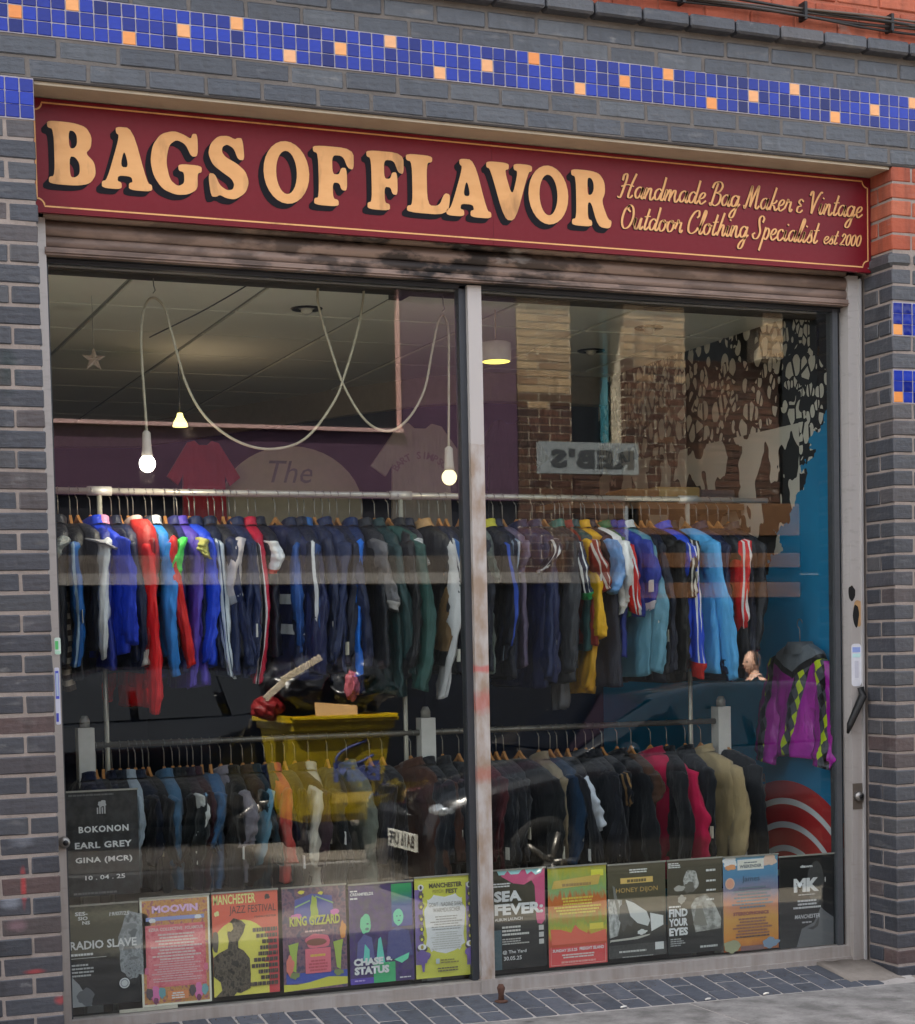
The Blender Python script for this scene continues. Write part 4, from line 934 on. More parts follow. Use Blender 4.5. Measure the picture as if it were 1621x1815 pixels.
p.oval(.25, .6, .085, .1, '#58b98a', .2, 3); p.oval(.76, .645, .08, .085, '#5fc49c', .15, 4); p.oval(.74, .655, .012, .006, '#2d4f63'); p.oval(.79, .655, .012, .006, '#2d4f63'); p.oval(.77, .61, .02, .006, '#2d4f63'); p.oval(.28, .6, .02, .008, '#2d5f63'); p.oval(.27, .55, .03, .014, '#356b66')
p.sheet([(.1, .25), (.12, .42), (.22, .5), (.34, .46), (.38, .25)], '#4b4a80'); p.sheet([(.2, .22), (.23, .40), (.3, .34), (.3, .2)], '#55b5a4'); p.sheet([(.40, .2), (.44, .44), (.48, .46), (.54, .2)], '#55b5a4'); p.sheet([(.56, .22), (.6, .5), (.74, .55), (.92, .5), (.98, .25)], '#3d3f74'); p.sheet([(.68, .22), (.8, .25), (.92, .28), (.9, .22), (.8, .18)], '#5fc49c')
p.text('CHASE &', .05, .66, .185, '#ecebee', .06, 0, .075); p.text('STATUS', .06, .60, .095, '#ecebee', .06, 0, .08); p.lines(.06, .3, .03, .055, 1, '#a794d8', 'L'); p.lines(.72, .98, .03, .05, 1, '#c9c9d6')
p = Poster('gig_poster', 'lime poster with a wavy white panel, last before the mullion', 1.593, 1.866, .592, .158, '#b6b540')
p.rect(.0, .14, .13, .88, '#6f5a94'); p.rect(.86, .1, 1, .92, '#6f5a94')
pts = []
for k in range(40):
    a = 2 * math.pi * k / 40; pts.append((.5 + (.33 + .022 * math.sin(9 * a)) * (abs(math.cos(a)) ** .45) * (1 if math.cos(a) > 0 else -1), .53 + (.28 + .018 * math.sin(11 * a)) * (abs(math.sin(a)) ** .45) * (1 if math.sin(a) > 0 else -1)))
p.sheet(pts, '#cfcfc8'); p.text('MANCHESTER', .24, .80, .885, '#4b4534', .04, 0, .05); p.text('PSYCH', .30, .48, .835, '#8f8a3a', .03, 0, .035); p.text('FEST', .52, .72, .825, '#4b4534', .04, 0, .045)
p.text('GOAT . NADINE SHAH', .23, .80, .70, '#6b6963', .0, 0, .042); p.text('WARMDUSCHER', .3, .76, .645, '#6b6963', .0, 0, .042)
p.lines(.24, .8, .47, .62, 6, '#8b8984', 'C', .4); p.lines(.24, .8, .28, .46, 8, '#a9a8a2', 'C', .4)
for u in (.1, .91):
    p.oval(u, .90, .05, .03, '#e5e2d8'); p.oval(u, .90, .02, .02, '#3b3038')
    for v in (.82, .72, .6, .5, .4): p.oval(u, v, .045, .04, '#4f4644', .4, v); p.oval(u, v - .01, .02, .014, '#c9bf3e')
    p.oval(u, .3, .09, .04, '#3d3340'); p.oval(u, .315, .07, .03, '#ded9cf'); p.oval(u, .315, .025, .02, '#8f8534'); p.oval(u + .02, .22, .11, .06, '#5c4688', .4, u); p.sheet([(u - .03, .2), (u + .05, .2), (u + .03, .07), (u, .07)], '#5c4688')
p.rect(.32, .14, .38, .19, '#8f9a9a'); p.lines(.4, .75, .14, .19, 2, '#6b6630', 'L'); p.lines(.26, .78, .06, .11, 2, '#4b4530')
p = Poster('gig_poster', 'brown-black poster with big white title and pink splash, first right of the mullion', 1.948, 2.205, .598, .164, blend([(0, '#17181a'), (.4, '#232321'), (.55, '#4d483b'), (1, '#4a463a')], 2, .12, 5, (2, 1, 6)))  # brown upper half holds the street's reflection as paper colour
p.rect(.0, .0, .17, .40, '#2d4a55'); p.sheet([(.1, 1), (.2, .93), (.4, .86), (.6, .84), (.74, .88), (.8, .82), (.82, .5), (.84, .44), (.92, .43), (.98, .47), (.99, 1)], '#b7466f'); p.sheet([(.1, 1), (.14, .95), (.24, .95), (.3, .99), (.36, .95), (.5, .95), (.58, 1)], '#8fc3d6'); p.sheet([(.62, 1), (.66, .94), (.74, .97), (.82, .93), (.92, .95), (.96, 1)], '#8fc3d6')
p.lines(.04, .5, .83, .88, 2, '#cfcdc8', 'L'); p.text('SEA', .04, .55, .68, '#efeeea', .05, 0, .11); p.text('FEVER:', .05, .95, .545, '#efeeea', .05, 0, .115); p.text('ALBUM LAUNCH', .05, .56, .49, '#d8d6d0', .01, 0, .03)
p.lines(.18, .7, .34, .45, 3, '#b9b7b2', 'L'); p.lines(.18, .7, .25, .32, 3, '#9a9894', 'L'); p.text('@ The Yard', .18, .62, .15, '#e2e0dc', .01, 0, .042); p.text('30.05.25', .2, .53, .09, '#e2e0dc', .01, 0, .04)
for v in (.37, .3, .23): p.rect(.86, v, .95, v + .05, '#a9a7a4')
p = Poster('gig_poster', 'psychedelic yellow, green and orange poster with a red foot, second right of the mullion', 2.217, 2.503, .594, .154, blend([(0, '#c8443a'), (.28, '#d2603f'), (.34, '#cdb83e'), (.42, '#9fb04c'), (.55, '#d2853f'), (.68, '#cf6f3c'), (.74, '#8fb277'), (.86, '#9fb35c'), (1, '#c2b843')], 2, .3, 7, (2.5, 1, 1.2)))
p.rect(.0, .0, 1.0, .19, '#c03a3c'); p.rect(.74, .885, .95, .95, '#d8c233'); p.rect(.7, .35, .94, .41, '#dfb534'); p.sheet([(.06, .78), (.1, .86), (.9, .9), (.86, .8)], '#b89a48')
p.lines(.12, .86, .80, .85, 1, '#8a6f3e'); p.lines(.1, .9, .52, .70, 6, '#d9b03c', 'C', .6); p.sheet([(.03, .38), (.05, .22), (.98, .22), (.98, .34), (.7, .3), (.52, .36), (.45, .41), (.38, .33), (.2, .37)], '#d0533c')
p.text('SUNDAY 25.5.25', .06, .48, .145, '#efd9d2', .03, 0, .03); p.text('FREIGHT ISLAND', .52, .94, .148, '#efd9d2', .03, 0, .032); p.lines(.08, .92, .08, .13, 2, '#e3b9b4'); p.lines(.06, .94, .03, .065, 1, '#e08a84')
p.rect(.03, .012, .97, .018, '#df8880'); p.rect(.03, .018, .036, .2, '#df8880'); p.rect(.962, .018, .97, .2, '#df8880')
p = Poster('gig_poster', 'dim olive-grey poster with a tilted white cone figure and gold heading', 2.510, 2.801, .586, .166, blend([(0, '#1c1d1d'), (.2, '#222321'), (.3, '#4a473d'), (.6, '#57523f'), (1, '#5d5744')], 2, .1, 5, (2, 1, 6)))  # olive above the dark foot paints in the reflected road
p.lines(.3, .76, .9, .95, 2, '#cfccc2'); p.rect(.22, .79, .78, .85, '#c9a65a'); p.lines(.25, .75, .8, .84, 1, '#5a4a26', 'C', .8); p.text('HONEY DIJON', .14, .86, .68, '#b08f4e', .0, 0, .065)
p.sheet([(.0, .64), (.24, .62), (.22, .42), (.16, .24), (.02, .22)], mottled('#8d8e8a', '#b5b6b2', '#cfd0cc', 4)); p.sheet([(.08, .78), (.12, .76), (.2, .5), (.22, .4), (.18, .42), (.1, .66)], '#6a6a64'); p.oval(.32, .46, .13, .16, '#3d3c36', .6, 3); p.sheet([(.30, .62), (.44, .58), (.66, .48), (.72, .38), (.68, .32), (.5, .36), (.38, .44)], '#b9bab6'); p.sheet([(.72, .46), (.95, .42), (.95, .32), (.74, .26)], '#c6c7c3'); p.oval(.58, .26, .08, .03, '#c0c1bd', .5, 5)
p.sheet([(.02, .17), (.04, .18), (.5, .19), (.7, .22), (.72, .235), (.4, .21), (.03, .20)], '#a09e94'); p.rect(0, .0, 1, .14, '#1a1c1c'); p.lines(.06, .76, .055, .09, 1, '#a9a9a4'); p.lines(.1, .9, .0, .02, 1, '#8a8a86'); p.rect(.8, .06, .95, .14, '#b9bab8')
p = Poster('gig_poster', 'dim olive-grey poster with a bowed pale figure and blocky white title', 2.810, 3.094, .586, .158, blend([(0, '#1e1f1f'), (.2, '#232321'), (.32, '#4d483c'), (1, '#575142')], 2, .1, 5, (2, 1, 6)))  # reflected road tint put into the paper colour here too
p.oval(.43, .77, .14, .12, mottled('#8a8982', '#b5b4ae', '#d0cfc8', 4), .3, 2); p.oval(.40, .70, .1, .06, '#57534a', .4, 3); p.sheet([(.42, .5), (.5, .58), (.7, .62), (.86, .5), (.98, .34), (.96, .24), (.5, .22)], mottled('#7a7972', '#a5a49d', '#c2c1ba', 4)); p.sheet([(.46, .3), (.52, .5), (.62, .5), (.72, .28)], '#6d6a60'); p.oval(.26, .58, .07, .05, '#8f8c84', .5, 5); p.oval(.22, .7, .1, .03, '#9a978f', .4, 6)
p.lines(.02, .3, .92, .98, 3, '#cfccc4', 'L'); p.text('FIND', .02, .36, .40, '#e2e6ea', .05, 0, .085); p.text('YOUR', .02, .36, .30, '#e2e6ea', .05, 0, .085); p.text('EYES', .02, .36, .20, '#e2e6ea', .05, 0, .085); p.lines(.02, .34, .50, .53, 1, '#cfd2d4', 'L'); p.lines(.04, .34, .09, .18, 4, '#8a8c8c', 'L'); p.lines(.5, .98, .05, .09, 1, '#a9aaa8')
p.lines(.66, .92, .86, .90, 1, '#cfccc4'); p.lines(.66, .92, .75, .785, 1, '#cfccc4'); p.lines(.66, .92, .65, .685, 1, '#cfccc4'); p.lines(.66, .88, .55, .585, 1, '#cfccc4')
p = Poster('gig_poster', 'sunset coloured poster running from blue to orange with a cloud framed heading', 3.100, 3.392, .582, .146, blend([(0, '#b5643c'), (.14, '#d98f3e'), (.34, '#d9a04f'), (.5, '#d68a6e'), (.62, '#9a8c9e'), (.8, '#5f8fb5'), (1, '#6fa3c0')], 2, .22, 3, (1.2, 1, 1)))
p.oval(.12, .95, .13, .05, '#ded2cc', .5, 1); p.oval(.85, .94, .13, .06, '#d8aa98', .5, 2); p.oval(.14, .89, .1, .03, '#d68a5c', .4, 3); p.rect(.26, .855, .74, .965, '#dcd8ce'); p.rect(.28, .865, .72, .955, '#c9c5ba'); p.text('WEEKENDER', .30, .70, .875, '#4a5560', .03, 0, .035); p.lines(.32, .68, .925, .945, 1, '#4a5560'); p.oval(.12, .72, .085, .06, '#d9a892'); p.oval(.12, .72, .07, .05, '#cf8f78')
p.text('James', .34, .66, .715, '#3d5468', .0, 0, .075); p.lines(.15, .9, .45, .69, 7, '#5d6c78'); p.text('STEREOPHONICS', .17, .82, .375, '#7d3f3c', .04, 0, .038); p.lines(.14, .9, .17, .36, 6, '#7d5040'); p.lines(.06, .98, .14, .17, 1, '#4a3530')
p.oval(.14, .06, .15, .07, '#8a8a6a', .5, 4); p.oval(.85, .06, .15, .06, '#6a8096', .5, 5); p.rect(.3, .0, .72, .05, '#6a4a4a')
p = Poster('gig_poster', 'near-black poster with two big white letters, last in the row by the right jamb', 3.398, 3.700, .566, .137, blend([(0, '#2d2e31'), (.25, '#232427'), (.5, '#131416'), (1, '#0f1012')], 2, .3, 3))
p.oval(.66, .70, .15, .24, '#26282b', .2, 4); p.sheet([(.3, .0), (.4, .2), (.62, .26), (.75, .42), (.85, .36), (.98, .3), (.98, .0)], '#55575b'); p.sheet([(.5, .2), (.62, .22), (.72, .32), (.7, .22), (.6, .18)], '#2a2b2e')
p.text('MK', .26, .72, .60, '#e6e6e8', .06, 0, .15); p.lines(.27, .72, .565, .585, 1, '#a9a9ac'); p.lines(.24, .76, .42, .53, 3, '#b5b5b8'); p.text('MANCHESTER', .27, .73, .31, '#b0b0b3', .02, .2, .045); p.lines(.36, .62, .26, .29, 1, '#9a9a9d'); p.text('dawn', .38, .6, .865, '#d6d6d8', .04, 0, .03); p.oval(.83, .72, .008, .03, '#d0d0d2')
# paper slip lying under the pink poster
a = at(208, 1788, .31); tag(MB().box(.325, .3085, .136, .56, .3115, .150).build('paper_slip', plain('#cfc8b8', .7)), 'long cream paper slip lying under the pale pink poster', 'paper')

# ------------------------------------------------------------------ clothes rails
RY = .76                                   # rails run along y = RY
UZ, LZ = at(700, 878, RY).z, at(700, 1300, RY).z
M_RAIL = plain('#b5b2a6', .3, .4); M_POST = plain('#c9c6c0', .5)
def rail(name, label, x0, x1, z, r, mat, fit):
    t = thing(name, label, 'clothes rail', ((x0 + x1) / 2, RY, 0))
    MB().cyl((x0, RY, z), (x1, RY, z), r, 14).build('bar', mat, t)
    for x in fit:
        MB().tube([(x - .05, RY, z), (x + .05, RY, z)], r * 1.45, 14).build('tee_joint', plain('#b8b6ae', .4, .3), t)
        MB().tube([(x, RY + .002, z - r), (x, RY + .002, .01)], r * .8, 12).build('upright', mat, t)
    return t
rail('clothes_rail', 'pale tubular upper clothes rail behind the glass', .16, 3.64, UZ, .0135, M_RAIL, (.40, 1.74, 3.2))
t = rail('clothes_rail', 'dark lower clothes rail carried on pale square posts', .30, 3.36, LZ, .013, plain('#6f6a62', .35, .5), ())
for (px, py) in ((150, 1290), (754, 1272), (1277, 1252)):
    p = at(px, py, RY); MB().box(p.x - .034, RY - .034, .0, p.x + .034, RY + .034, p.z).build('square_post', M_POST, t)
    MB().tube([(p.x, RY, p.z), (p.x, RY, p.z + .03), (p.x, RY, p.z + .05)], [.022, .022, .012], 12).build('post_cap', plain('#8f8c86', .4), t)
# hanger shared by all clothes
def hanger_meshes():
    m = MB(); pts = []
    rings = []
    for k in range(21):
        u = -.19 + .38 * k / 20; z_ = -.108 - .114 * (abs(u) / .2) ** .75; h = .012 - .003 * abs(u) / .2
        rings.append([(-.006, u, z_ - h), (.006, u, z_ - h), (.006, u, z_ + h), (-.006, u, z_ + h)])
    m.loft(rings, False, True, False); hw = mesh_py('hanger', m.v, m.f, False, [plain('#a9743f', .45, 0, .5, .25, 18)])
    pts = [(0, .0, -.112), (0, 0, -.07), (0, 0, -.035)]
    for k in range(9): a = rad(-70 + 250 * k / 8); pts.append((0, .022 * math.cos(a), .0 + .022 * math.sin(a) - .004))
    m = MB().tube(pts, .0024, 6); hk = mesh_py('hook', m.v, m.f, True, [M_STEEL]); return hw, hk
HANG, HOOK = hanger_meshes()
def crease(x, u, z, s):
    """sharp diagonal wrinkles"""
    a = mnoise.noise(Vector((u * 9 + z * 5 + s, z * 7, s * .37))); b = mnoise.noise(Vector((u * 21 - z * 12, z * 19 + s, s * .11)))
    return .008 * (.5 - abs(a) * 2.2) + .005 * (.5 - abs(b) * 2)
def cloth_body(L, hw, seed, th=.034, flare=1.0, n=44):
    rr = random.Random(seed); ph = [rr.uniform(0, 6.3) for _ in range(5)]; rings = []
    prof = [(-.092, .048, .026), (-.102, .085, .034), (-.118, .13, .04), (-.142, .185, .046), (-.18, hw, .05), (-.24, hw * 1.05, .052)]
    zz = [-.24 - (L - .24) * k / 24 for k in range(1, 25)]
    for q in zz: prof.append((q, hw * (1.05 + (flare - 1) * (-q - .24) / L), th))
    for i, (z_, w_, t_) in enumerate(prof):
        dep = max(0, (-z_ - .2)) / L; ring = []
        for k in range(n):
            a = 2 * math.pi * k / n; ca, sa = math.cos(a), math.sin(a)
            f = 1 + dep * (.26 * math.sin(3 * a + ph[0] + z_ * 2) + .30 * (1 - 2 * abs(math.sin(3.5 * a + ph[1] + z_ * 1.5))) + .30 * (1 - 2 * abs(math.sin(6.5 * a + ph[2] - z_ * 4)))) + .10 * math.sin(9 * a + ph[3] + z_ * 22)
            x = t_ * f * (abs(sa) ** .7) * (1 if sa > 0 else -1); u = w_ * (1 + .03 * dep * math.sin(4 * a + ph[3])) * ca
            x += .02 * dep * math.sin(u * 18 + ph[4]); x += crease(x, u, z_, seed) * (.25 + min(1, dep * 3))
            ring.append((x, u, z_ + .012 * dep * math.sin(a * 2 + ph[1])))
        rings.append(ring)
    m = MB().loft(rings, False, True); return m, len(prof), n
def cloth_sleeve(side, L, seed, hw=.215, r0=.062, r1=.05, swing=0, out=.05, n=26, rows=34, cuff=True):
    rr = random.Random(seed); rings = []; ph = [rr.uniform(0, 6.3) for _ in range(4)]
    for i in range(rows + 1):
        t = i / rows; z_ = -.165 - L * t; u = side * (hw - .035 + out * min(1, t * 2.2) + .018 * math.sin(t * 3 + ph[0]) * t); x = swing * t * t + .012 * math.sin(t * 4 + ph[1])
        r = r0 + (r1 - r0) * t; r *= 1 + .045 * math.sin(t * 26 + ph[2]) * (.4 + t) + (.12 * math.exp(-((t - .52) / .08) ** 2) * math.sin(ph[3]))
        if cuff and t > .93: r *= .80
        if i == 0: r *= .5
        ring = []
        for k in range(n):
            a = 2 * math.pi * k / n; f = 1 + .10 * math.sin(3 * a + t * 9 + ph[2]) + .12 * (1 - 2 * abs(math.sin(4 * a + t * 5 + ph[1]))) * (.3 + t)
            q_ = crease(x, math.cos(a) * .1, z_ + math.sin(a) * .06, seed); ring.append((x + (r * .36 * f + q_) * math.cos(a), u + (r * f + q_) * math.sin(a), z_ + .01 * math.sin(a + ph[0])))
        rings.append(ring)
    return MB().loft(rings, False, True), rows, n
GN = [0]
def garment(X, z_rail, col, L, sl, label, name='hanging_jacket', cat='jacket', sleeve=None, stripes=None, cuff=None, hood=None, collar=None, shiny=True, yaw=0, band=None, hw=.215, group=None, swing=None, th=.032, short=False, extra=None, drop=0., stripe2=None):
    DZ = -.042; L += DZ
    if sl: sl += DZ
    GN[0] += 1; seed = GN[0] * 13 + 5; rr = random.Random(seed)
    t = bpy.data.objects.new(name, None); COL.objects.link(t); t.empty_display_size = .05
    hw *= rr.uniform(.9, 1.1)
    t.location = (X, RY + rr.uniform(-.012, .012), z_rail - .004); t.rotation_euler = (rr.uniform(-.02, .02), rr.uniform(-.03, .03), yaw + rr.uniform(-.16, .2))
    tag(t, label, cat, group)
    mats = [fabric(col, shiny)]
    m, rows, n = cloth_body(L, hw, seed, th, rr.uniform(.95, 1.08)); fm = [0] * len(m.f)
    for (c, a0, a1) in band or []:
        mats.append(fabric(c, shiny))
        for i in range(rows - 1):
            if a0 <= i < a1:
                for k in range(n): fm[i * n + k] = len(mats) - 1
    link('body', mesh_py('body', m.v, m.f, True, mats, fm), t, None, (0, 0, DZ))
    if sl:
        for side in (-1, 1):
            m, rows, n = cloth_sleeve(side, sl if side < 0 else sl * .93, seed + side, hw, swing=swing if swing is not None else rr.uniform(-.05, .05), out=rr.uniform(.01, .075), r0=rr.uniform(.066, .082) if not short else .085, r1=rr.uniform(.045, .062) if not short else .075)
            mats = [fabric(sleeve or col, shiny)]; fm = [0] * len(m.f)
            if stripes:
                mats.append(fabric(stripes, shiny))
                for i in range(rows):
                    for k in (16, 19) if side < 0 else (6, 9): fm[i * n + k] = 1
            if stripe2:
                mats.append(fabric(stripe2, shiny))
                for i in range(rows):
                    for k in (17, 18): fm[i * n + k] = len(mats) - 1
            if cuff:
                mats.append(fabric(cuff, shiny))
                for i in range(int(rows * .9), rows):
                    for k in range(n): fm[i * n + k] = len(mats) - 1
            link('sleeve', mesh_py('sleeve', m.v, m.f, True, mats, fm), t, None, (0, 0, DZ))
    if collar or (not hood and rr.random() < .6):
        cm = MB(); rings = []
        for z_, a, b in ((-.112, .085, .04), (-.092, .068, .036), (-.076, .066, .036), (-.08, .058, .028), (-.10, .05, .02)):
            rings.append([(b * math.sin(2 * math.pi * k / 16), a * math.cos(2 * math.pi * k / 16), z_ - .02 * math.cos(2 * math.pi * k / 16)) for k in range(16)])
        cm.loft(rings, False, False); link('collar', mesh_py('collar', cm.v, cm.f, True, [fabric(collar or col, shiny)]), t, None, (0, 0, DZ))
    if hood:
        cm = MB(); rings = []
        for z_, u, a, b in ((-.075, -.05, .02, .018), (-.08, -.08, .06, .035), (-.12, -.13, .085, .045), (-.20, -.17, .085, .05), (-.29, -.19, .07, .045), (-.36, -.18, .03, .025)):
            rings.append([(b * math.sin(2 * math.pi * k / 16), u + a * math.cos(2 * math.pi * k / 16), z_) for k in range(16)])
        cm.loft(rings, False, True); link('hood', mesh_py('hood', cm.v, cm.f, True, [fabric(hood, shiny)]), t, None, (0, 0, DZ))
    if rr.random() < .35:                  # paper price tag on a loop
        zt_ = -.2 - (sl or .5) * rr.uniform(.55, .9); tm = MB().box(-.001, -hw - .07, zt_ - .055, .001, -hw - .035, zt_); link('price_tag', mesh_py('price_tag', tm.v, tm.f, False, [plain(rr.choice(['#d8d4c8', '#cfc8b4', '#e2e0dc']), .8)]), t)
    h = link('hanger', HANG, t); link('hook', HOOK, h)
    return t
def gx(px, py=1000, Y=None): return at(px, py, Y or RY - .24).x
def hem(px, py, zr): return zr - at(px, py, RY - .2).z
def sl_len(px, py, zr): return zr - at(px, py, RY - .24).z - .165
NAVY = ['#141b33', '#10162b', '#182344', '#0f1220', '#1a2850', '#121828']
DK = ['#15161b', '#1b1d24', '#101114', '#22242b', '#181b26', '#23201f']
U = UZ
def up(px, col, hem_py, sl_py, label, **k):
    k.setdefault('name', 'hanging_jacket')
    return garment(gx(px, 1000), U, col, hem(px, hem_py, U), sl_len(px, sl_py, U) if sl_py else None, label, **k)
GU = 'clothes on the upper rail'
up(112, '#4a3a30', 1222, 0, 'brown and cream striped knit at the left end of the upper rail', name='hanging_jumper', cat='jumper', band=[('#b9ab98', i, i + 1) for i in range(5, 29, 2)], shiny=False, group=GU, hw=.15)
up(124, '#22242c', 1180, 985, 'black top with pale grey sleeves next to the striped knit', sleeve='#8f938f', group=GU)
up(146, '#0f1118', 1200, 1175, 'black track top with a bright blue sleeve near the left end', sleeve='#1a5fa8', stripe2='#a9c4dc', group=GU)
up(160, '#2a2c36', 1150, 970, 'dark top with whitish upper sleeves left of the royal blue jacket', sleeve='#b9b6ba', group=GU)
up(182, '#1a3fd0', 1160, 1140, 'royal blue jacket left of the long white sleeve', group=GU, yaw=.15)
up(204, '#1d2f8f', 1185, 1165, 'jacket with long white-grey sleeves and a pink shoulder', sleeve='#e2e4e6', collar='#e69ac0', group=GU)
up(222, NAVY[0], 1190, 1150, 'plain navy jacket between the white sleeves and the red hooded top', group=GU)
up(236, NAVY[2], 1170, 1180, 'dark blue jacket touching the red hooded top', group=GU)
up(262, '#e8141c', 1250, 1262, 'long bright red hooded top with pale hood trim', hood='#c4302c', collar='#c9b0a8', group=GU, name='hooded_top', cat='hooded top')
up(252, '#b01a1c', 1215, 1180, 'red track top tucked behind the bright red hooded one', cuff='#c9c2ba', stripes='#7d1013', group=GU)
up(284, NAVY[1], 1180, 0, 'sleeveless navy top right of the red hooded one', group=GU, name='hanging_vest', cat='vest')
up(296, '#2a84d6', 1160, 1195, 'mid blue track top with a white collar piece', collar='#d6d8da', group=GU)
up(318, NAVY[3], 1150, 1182, 'top with a plain red sleeve beside the lime one', sleeve='#e62420', group=GU)
up(336, '#2b2f6a', 1190, 1042, 'top with a bright lime green sleeve', sleeve='#58f060', group=GU)
up(340, '#5a45b8', 1215, 1215, 'violet jacket right of the red sleeve', group=GU)
up(362, '#1f4be0', 1180, 1172, 'bright royal blue jacket right of the violet one', group=GU, yaw=.1)
up(374, NAVY[4], 1150, 990, 'navy top with pale yellow upper sleeves', sleeve='#c9c46a', group=GU)
up(398, '#1a2440', 1180, 1200, 'dark top with a long pale grey-blue sleeve reaching low', sleeve='#dbe4ea', stripes='#2b4a6a', group=GU, swing=.05)
up(408, '#20222c', 1160, 1068, 'dark top with white and pink flashed sleeves', sleeve='#cfc6c8', cuff='#b9bcc4', group=GU)
for px in (424, 436, 448): up(px, NAVY[px % 6], 1195, 1180, ('leftmost','middle','rightmost')[(424, 436, 448).index(px)] + ' of the three plain navy jackets left of the crimson track top', group='plain navy jackets left of the crimson track top')
up(470, '#c8183c', 1195, 1205, 'crimson track top with white piping down the sleeve', stripes='#e6dcdc', stripe2='#15161c', group=GU)
up(484, '#15182a', 1160, 1012, 'navy top with plain white upper sleeves right of the crimson one', sleeve='#ececee', cuff='#c4372c', group=GU)
up(520, '#131d4a', 1200, 1190, 'navy sports top with two white bands across the chest', band=[('#d6d8dc', 12, 14), ('#d6d8dc', 18, 20)], yaw=.55, group=GU, th=.06, name='sports_top', cat='sports top')
up(545, NAVY[2], 1185, 1150, 'navy top with medium blue upper sleeves right of the banded one', sleeve='#2a57a0', group=GU)
up(560, NAVY[0], 1190, 1140, 'navy track top with a white flash down its sleeve', stripe2='#d8dade', group=GU)
up(574, NAVY[4], 1190, 1170, 'navy top with bright mid blue shoulders', collar='#2a6ab0', sleeve='#1f4a8a', group=GU)
for px in (590, 604, 618, 632): up(px, NAVY[px % 6], 1190, 1175, ('leftmost','second from left','third from left','rightmost')[(590, 604, 618, 632).index(px)] + ' of four plain navy jackets left of the vivid blue sleeve', group='plain navy jackets left of the vivid blue sleeve')
up(655, '#122a5a', 1190, 1226, 'top with a vivid blue sleeve and white arm tag', sleeve='#1478ea', cuff='#10204a', group=GU)
up(676, '#22252d', 1180, 1080, 'charcoal top with short grey sleeve end', sleeve='#6f6d70', cuff='#c9c6c4', group=GU)
up(700, '#1a3a3c', 1230, 1190, 'dark green jacket left of a larger green one', group=GU)
up(722, '#27504a', 1200, 1222, 'long muted green jacket left of the black ones', group=GU, yaw=.12)
up(740, DK[0], 1200, 1180, 'black jacket right of the muted green one', group=GU)
up(756, NAVY[1], 1190, 1000, 'navy top with slanting white upper sleeve', sleeve='#ececee', group=GU)
up(780, '#17181c', 1180, 1175, 'black jacket with a tan shoulder', collar='#b08a5a', sleeve='#8a6c48', cuff='#17181c', group=GU, yaw=.12)
up(800, DK[1], 1190, 1234, 'dark jacket with a big pale grey sleeve end by the mullion', sleeve='#e0dfe0', group=GU)
up(813, NAVY[0], 1190, 1175, 'navy track top with blue and white stripes by the mullion', stripes='#d8dade', stripe2='#2a62a8', group=GU)
up(828, NAVY[3], 1190, 1165, 'dark navy jacket directly left of the mullion', group=GU)
up(852, NAVY[5], 1190, 1165, 'dark navy jacket partly behind the mullion', group=GU)
up(880, '#5c6660', 1190, 1030, 'grey-green jacket right of the mullion', group=GU, shiny=False)
up(898, '#101626', 1200, 1140, 'black and blue track top with a thin yellow patch', stripe2='#2a52c0', collar='#c9c23a', group=GU)
up(914, NAVY[0], 1200, 1170, 'navy track top left of the mauve one', stripes='#8fa0b4', group=GU)
up(930, '#6a5f78', 1180, 1020, 'faded mauve top right of the mullion', group=GU)
up(955, '#16204a', 1215, 1205, 'large plain navy jacket right of the mauve top', group=GU, yaw=.3)
up(984, NAVY[4], 1200, 1010, 'navy top with white striped short sleeve', sleeve='#141b33', stripes='#e3e4e6', cuff='#e3e4e6', group=GU)
up(1005, '#2b2d33', 1210, 1190, 'large plain charcoal jacket in the middle of the right rail', group=GU, yaw=.3)
up(1024, '#15202e', 1180, 1060, 'dark top with green sleeve ends and triple white stripes', collar='#1f6f66', sleeve='#18213a', cuff='#1f8a4a', stripes='#e0e2e2', group=GU)
up(1034, '#5c5d62', 1255, 0, 'grey track trousers hanging below the rail line', name='hanging_trousers', cat='trousers', hw=.10, group=GU)
up(1042, '#8f2a1f', 1140, 1045, 'brick red top with white sleeve stripes', stripes='#dcd2ca', group=GU)
up(1054, '#164a4c', 1150, 1128, 'dark teal track top with yellow sleeve', sleeve='#efb81e', group=GU)
up(1072, '#e6ac1c', 1225, 1215, 'mustard yellow trousers right of the teal top', name='hanging_trousers', cat='trousers', hw=.12, group=GU)
up(1080, '#16182a', 1215, 1050, 'dark navy top with light blue sleeve', sleeve='#6f9fd6', group=GU)
up(1098, '#eceae6', 1075, 1062, 'white polo shirt on the right rail', group=GU, shiny=False, name='polo_shirt', cat='shirt')
up(1108, '#1f6a3a', 1090, 1085, 'white sleeved top with a green body', sleeve='#dcdcd8', group=GU)
up(1124, '#1c2f86', 1160, 1085, 'blue top with a red sleeve and white bars', sleeve='#c8231f', stripes='#e6e6e6', group=GU)
up(1136, '#2c3ea0', 1090, 1080, 'purple-blue top with white bars at the cuff', cuff='#e0e0e6', group=GU)
up(1150, '#5f93a8', 1195, 1190, 'long pale teal jacket with a white collar', collar='#dcdad6', group=GU, yaw=.15)
for px in (1168, 1182, 1196): up(px, DK[px % 6] if px != 1182 else NAVY[1], 1205, 1190, ('leftmost','middle','rightmost')[(1168, 1182, 1196).index(px)] + ' of three plain dark jackets right of the pale teal one', group='plain dark jackets right of the pale teal one')
up(1216, '#204cd0', 1165, 1200, 'royal blue track top with white shoulder stripes and red cuffs', stripes='#dfe2ea', cuff='#c8231f', group=GU, yaw=.12, swing=.06)
up(1232, '#121318', 1180, 1060, 'black track top with two thin white lines', stripes='#d6d2c6', group=GU)
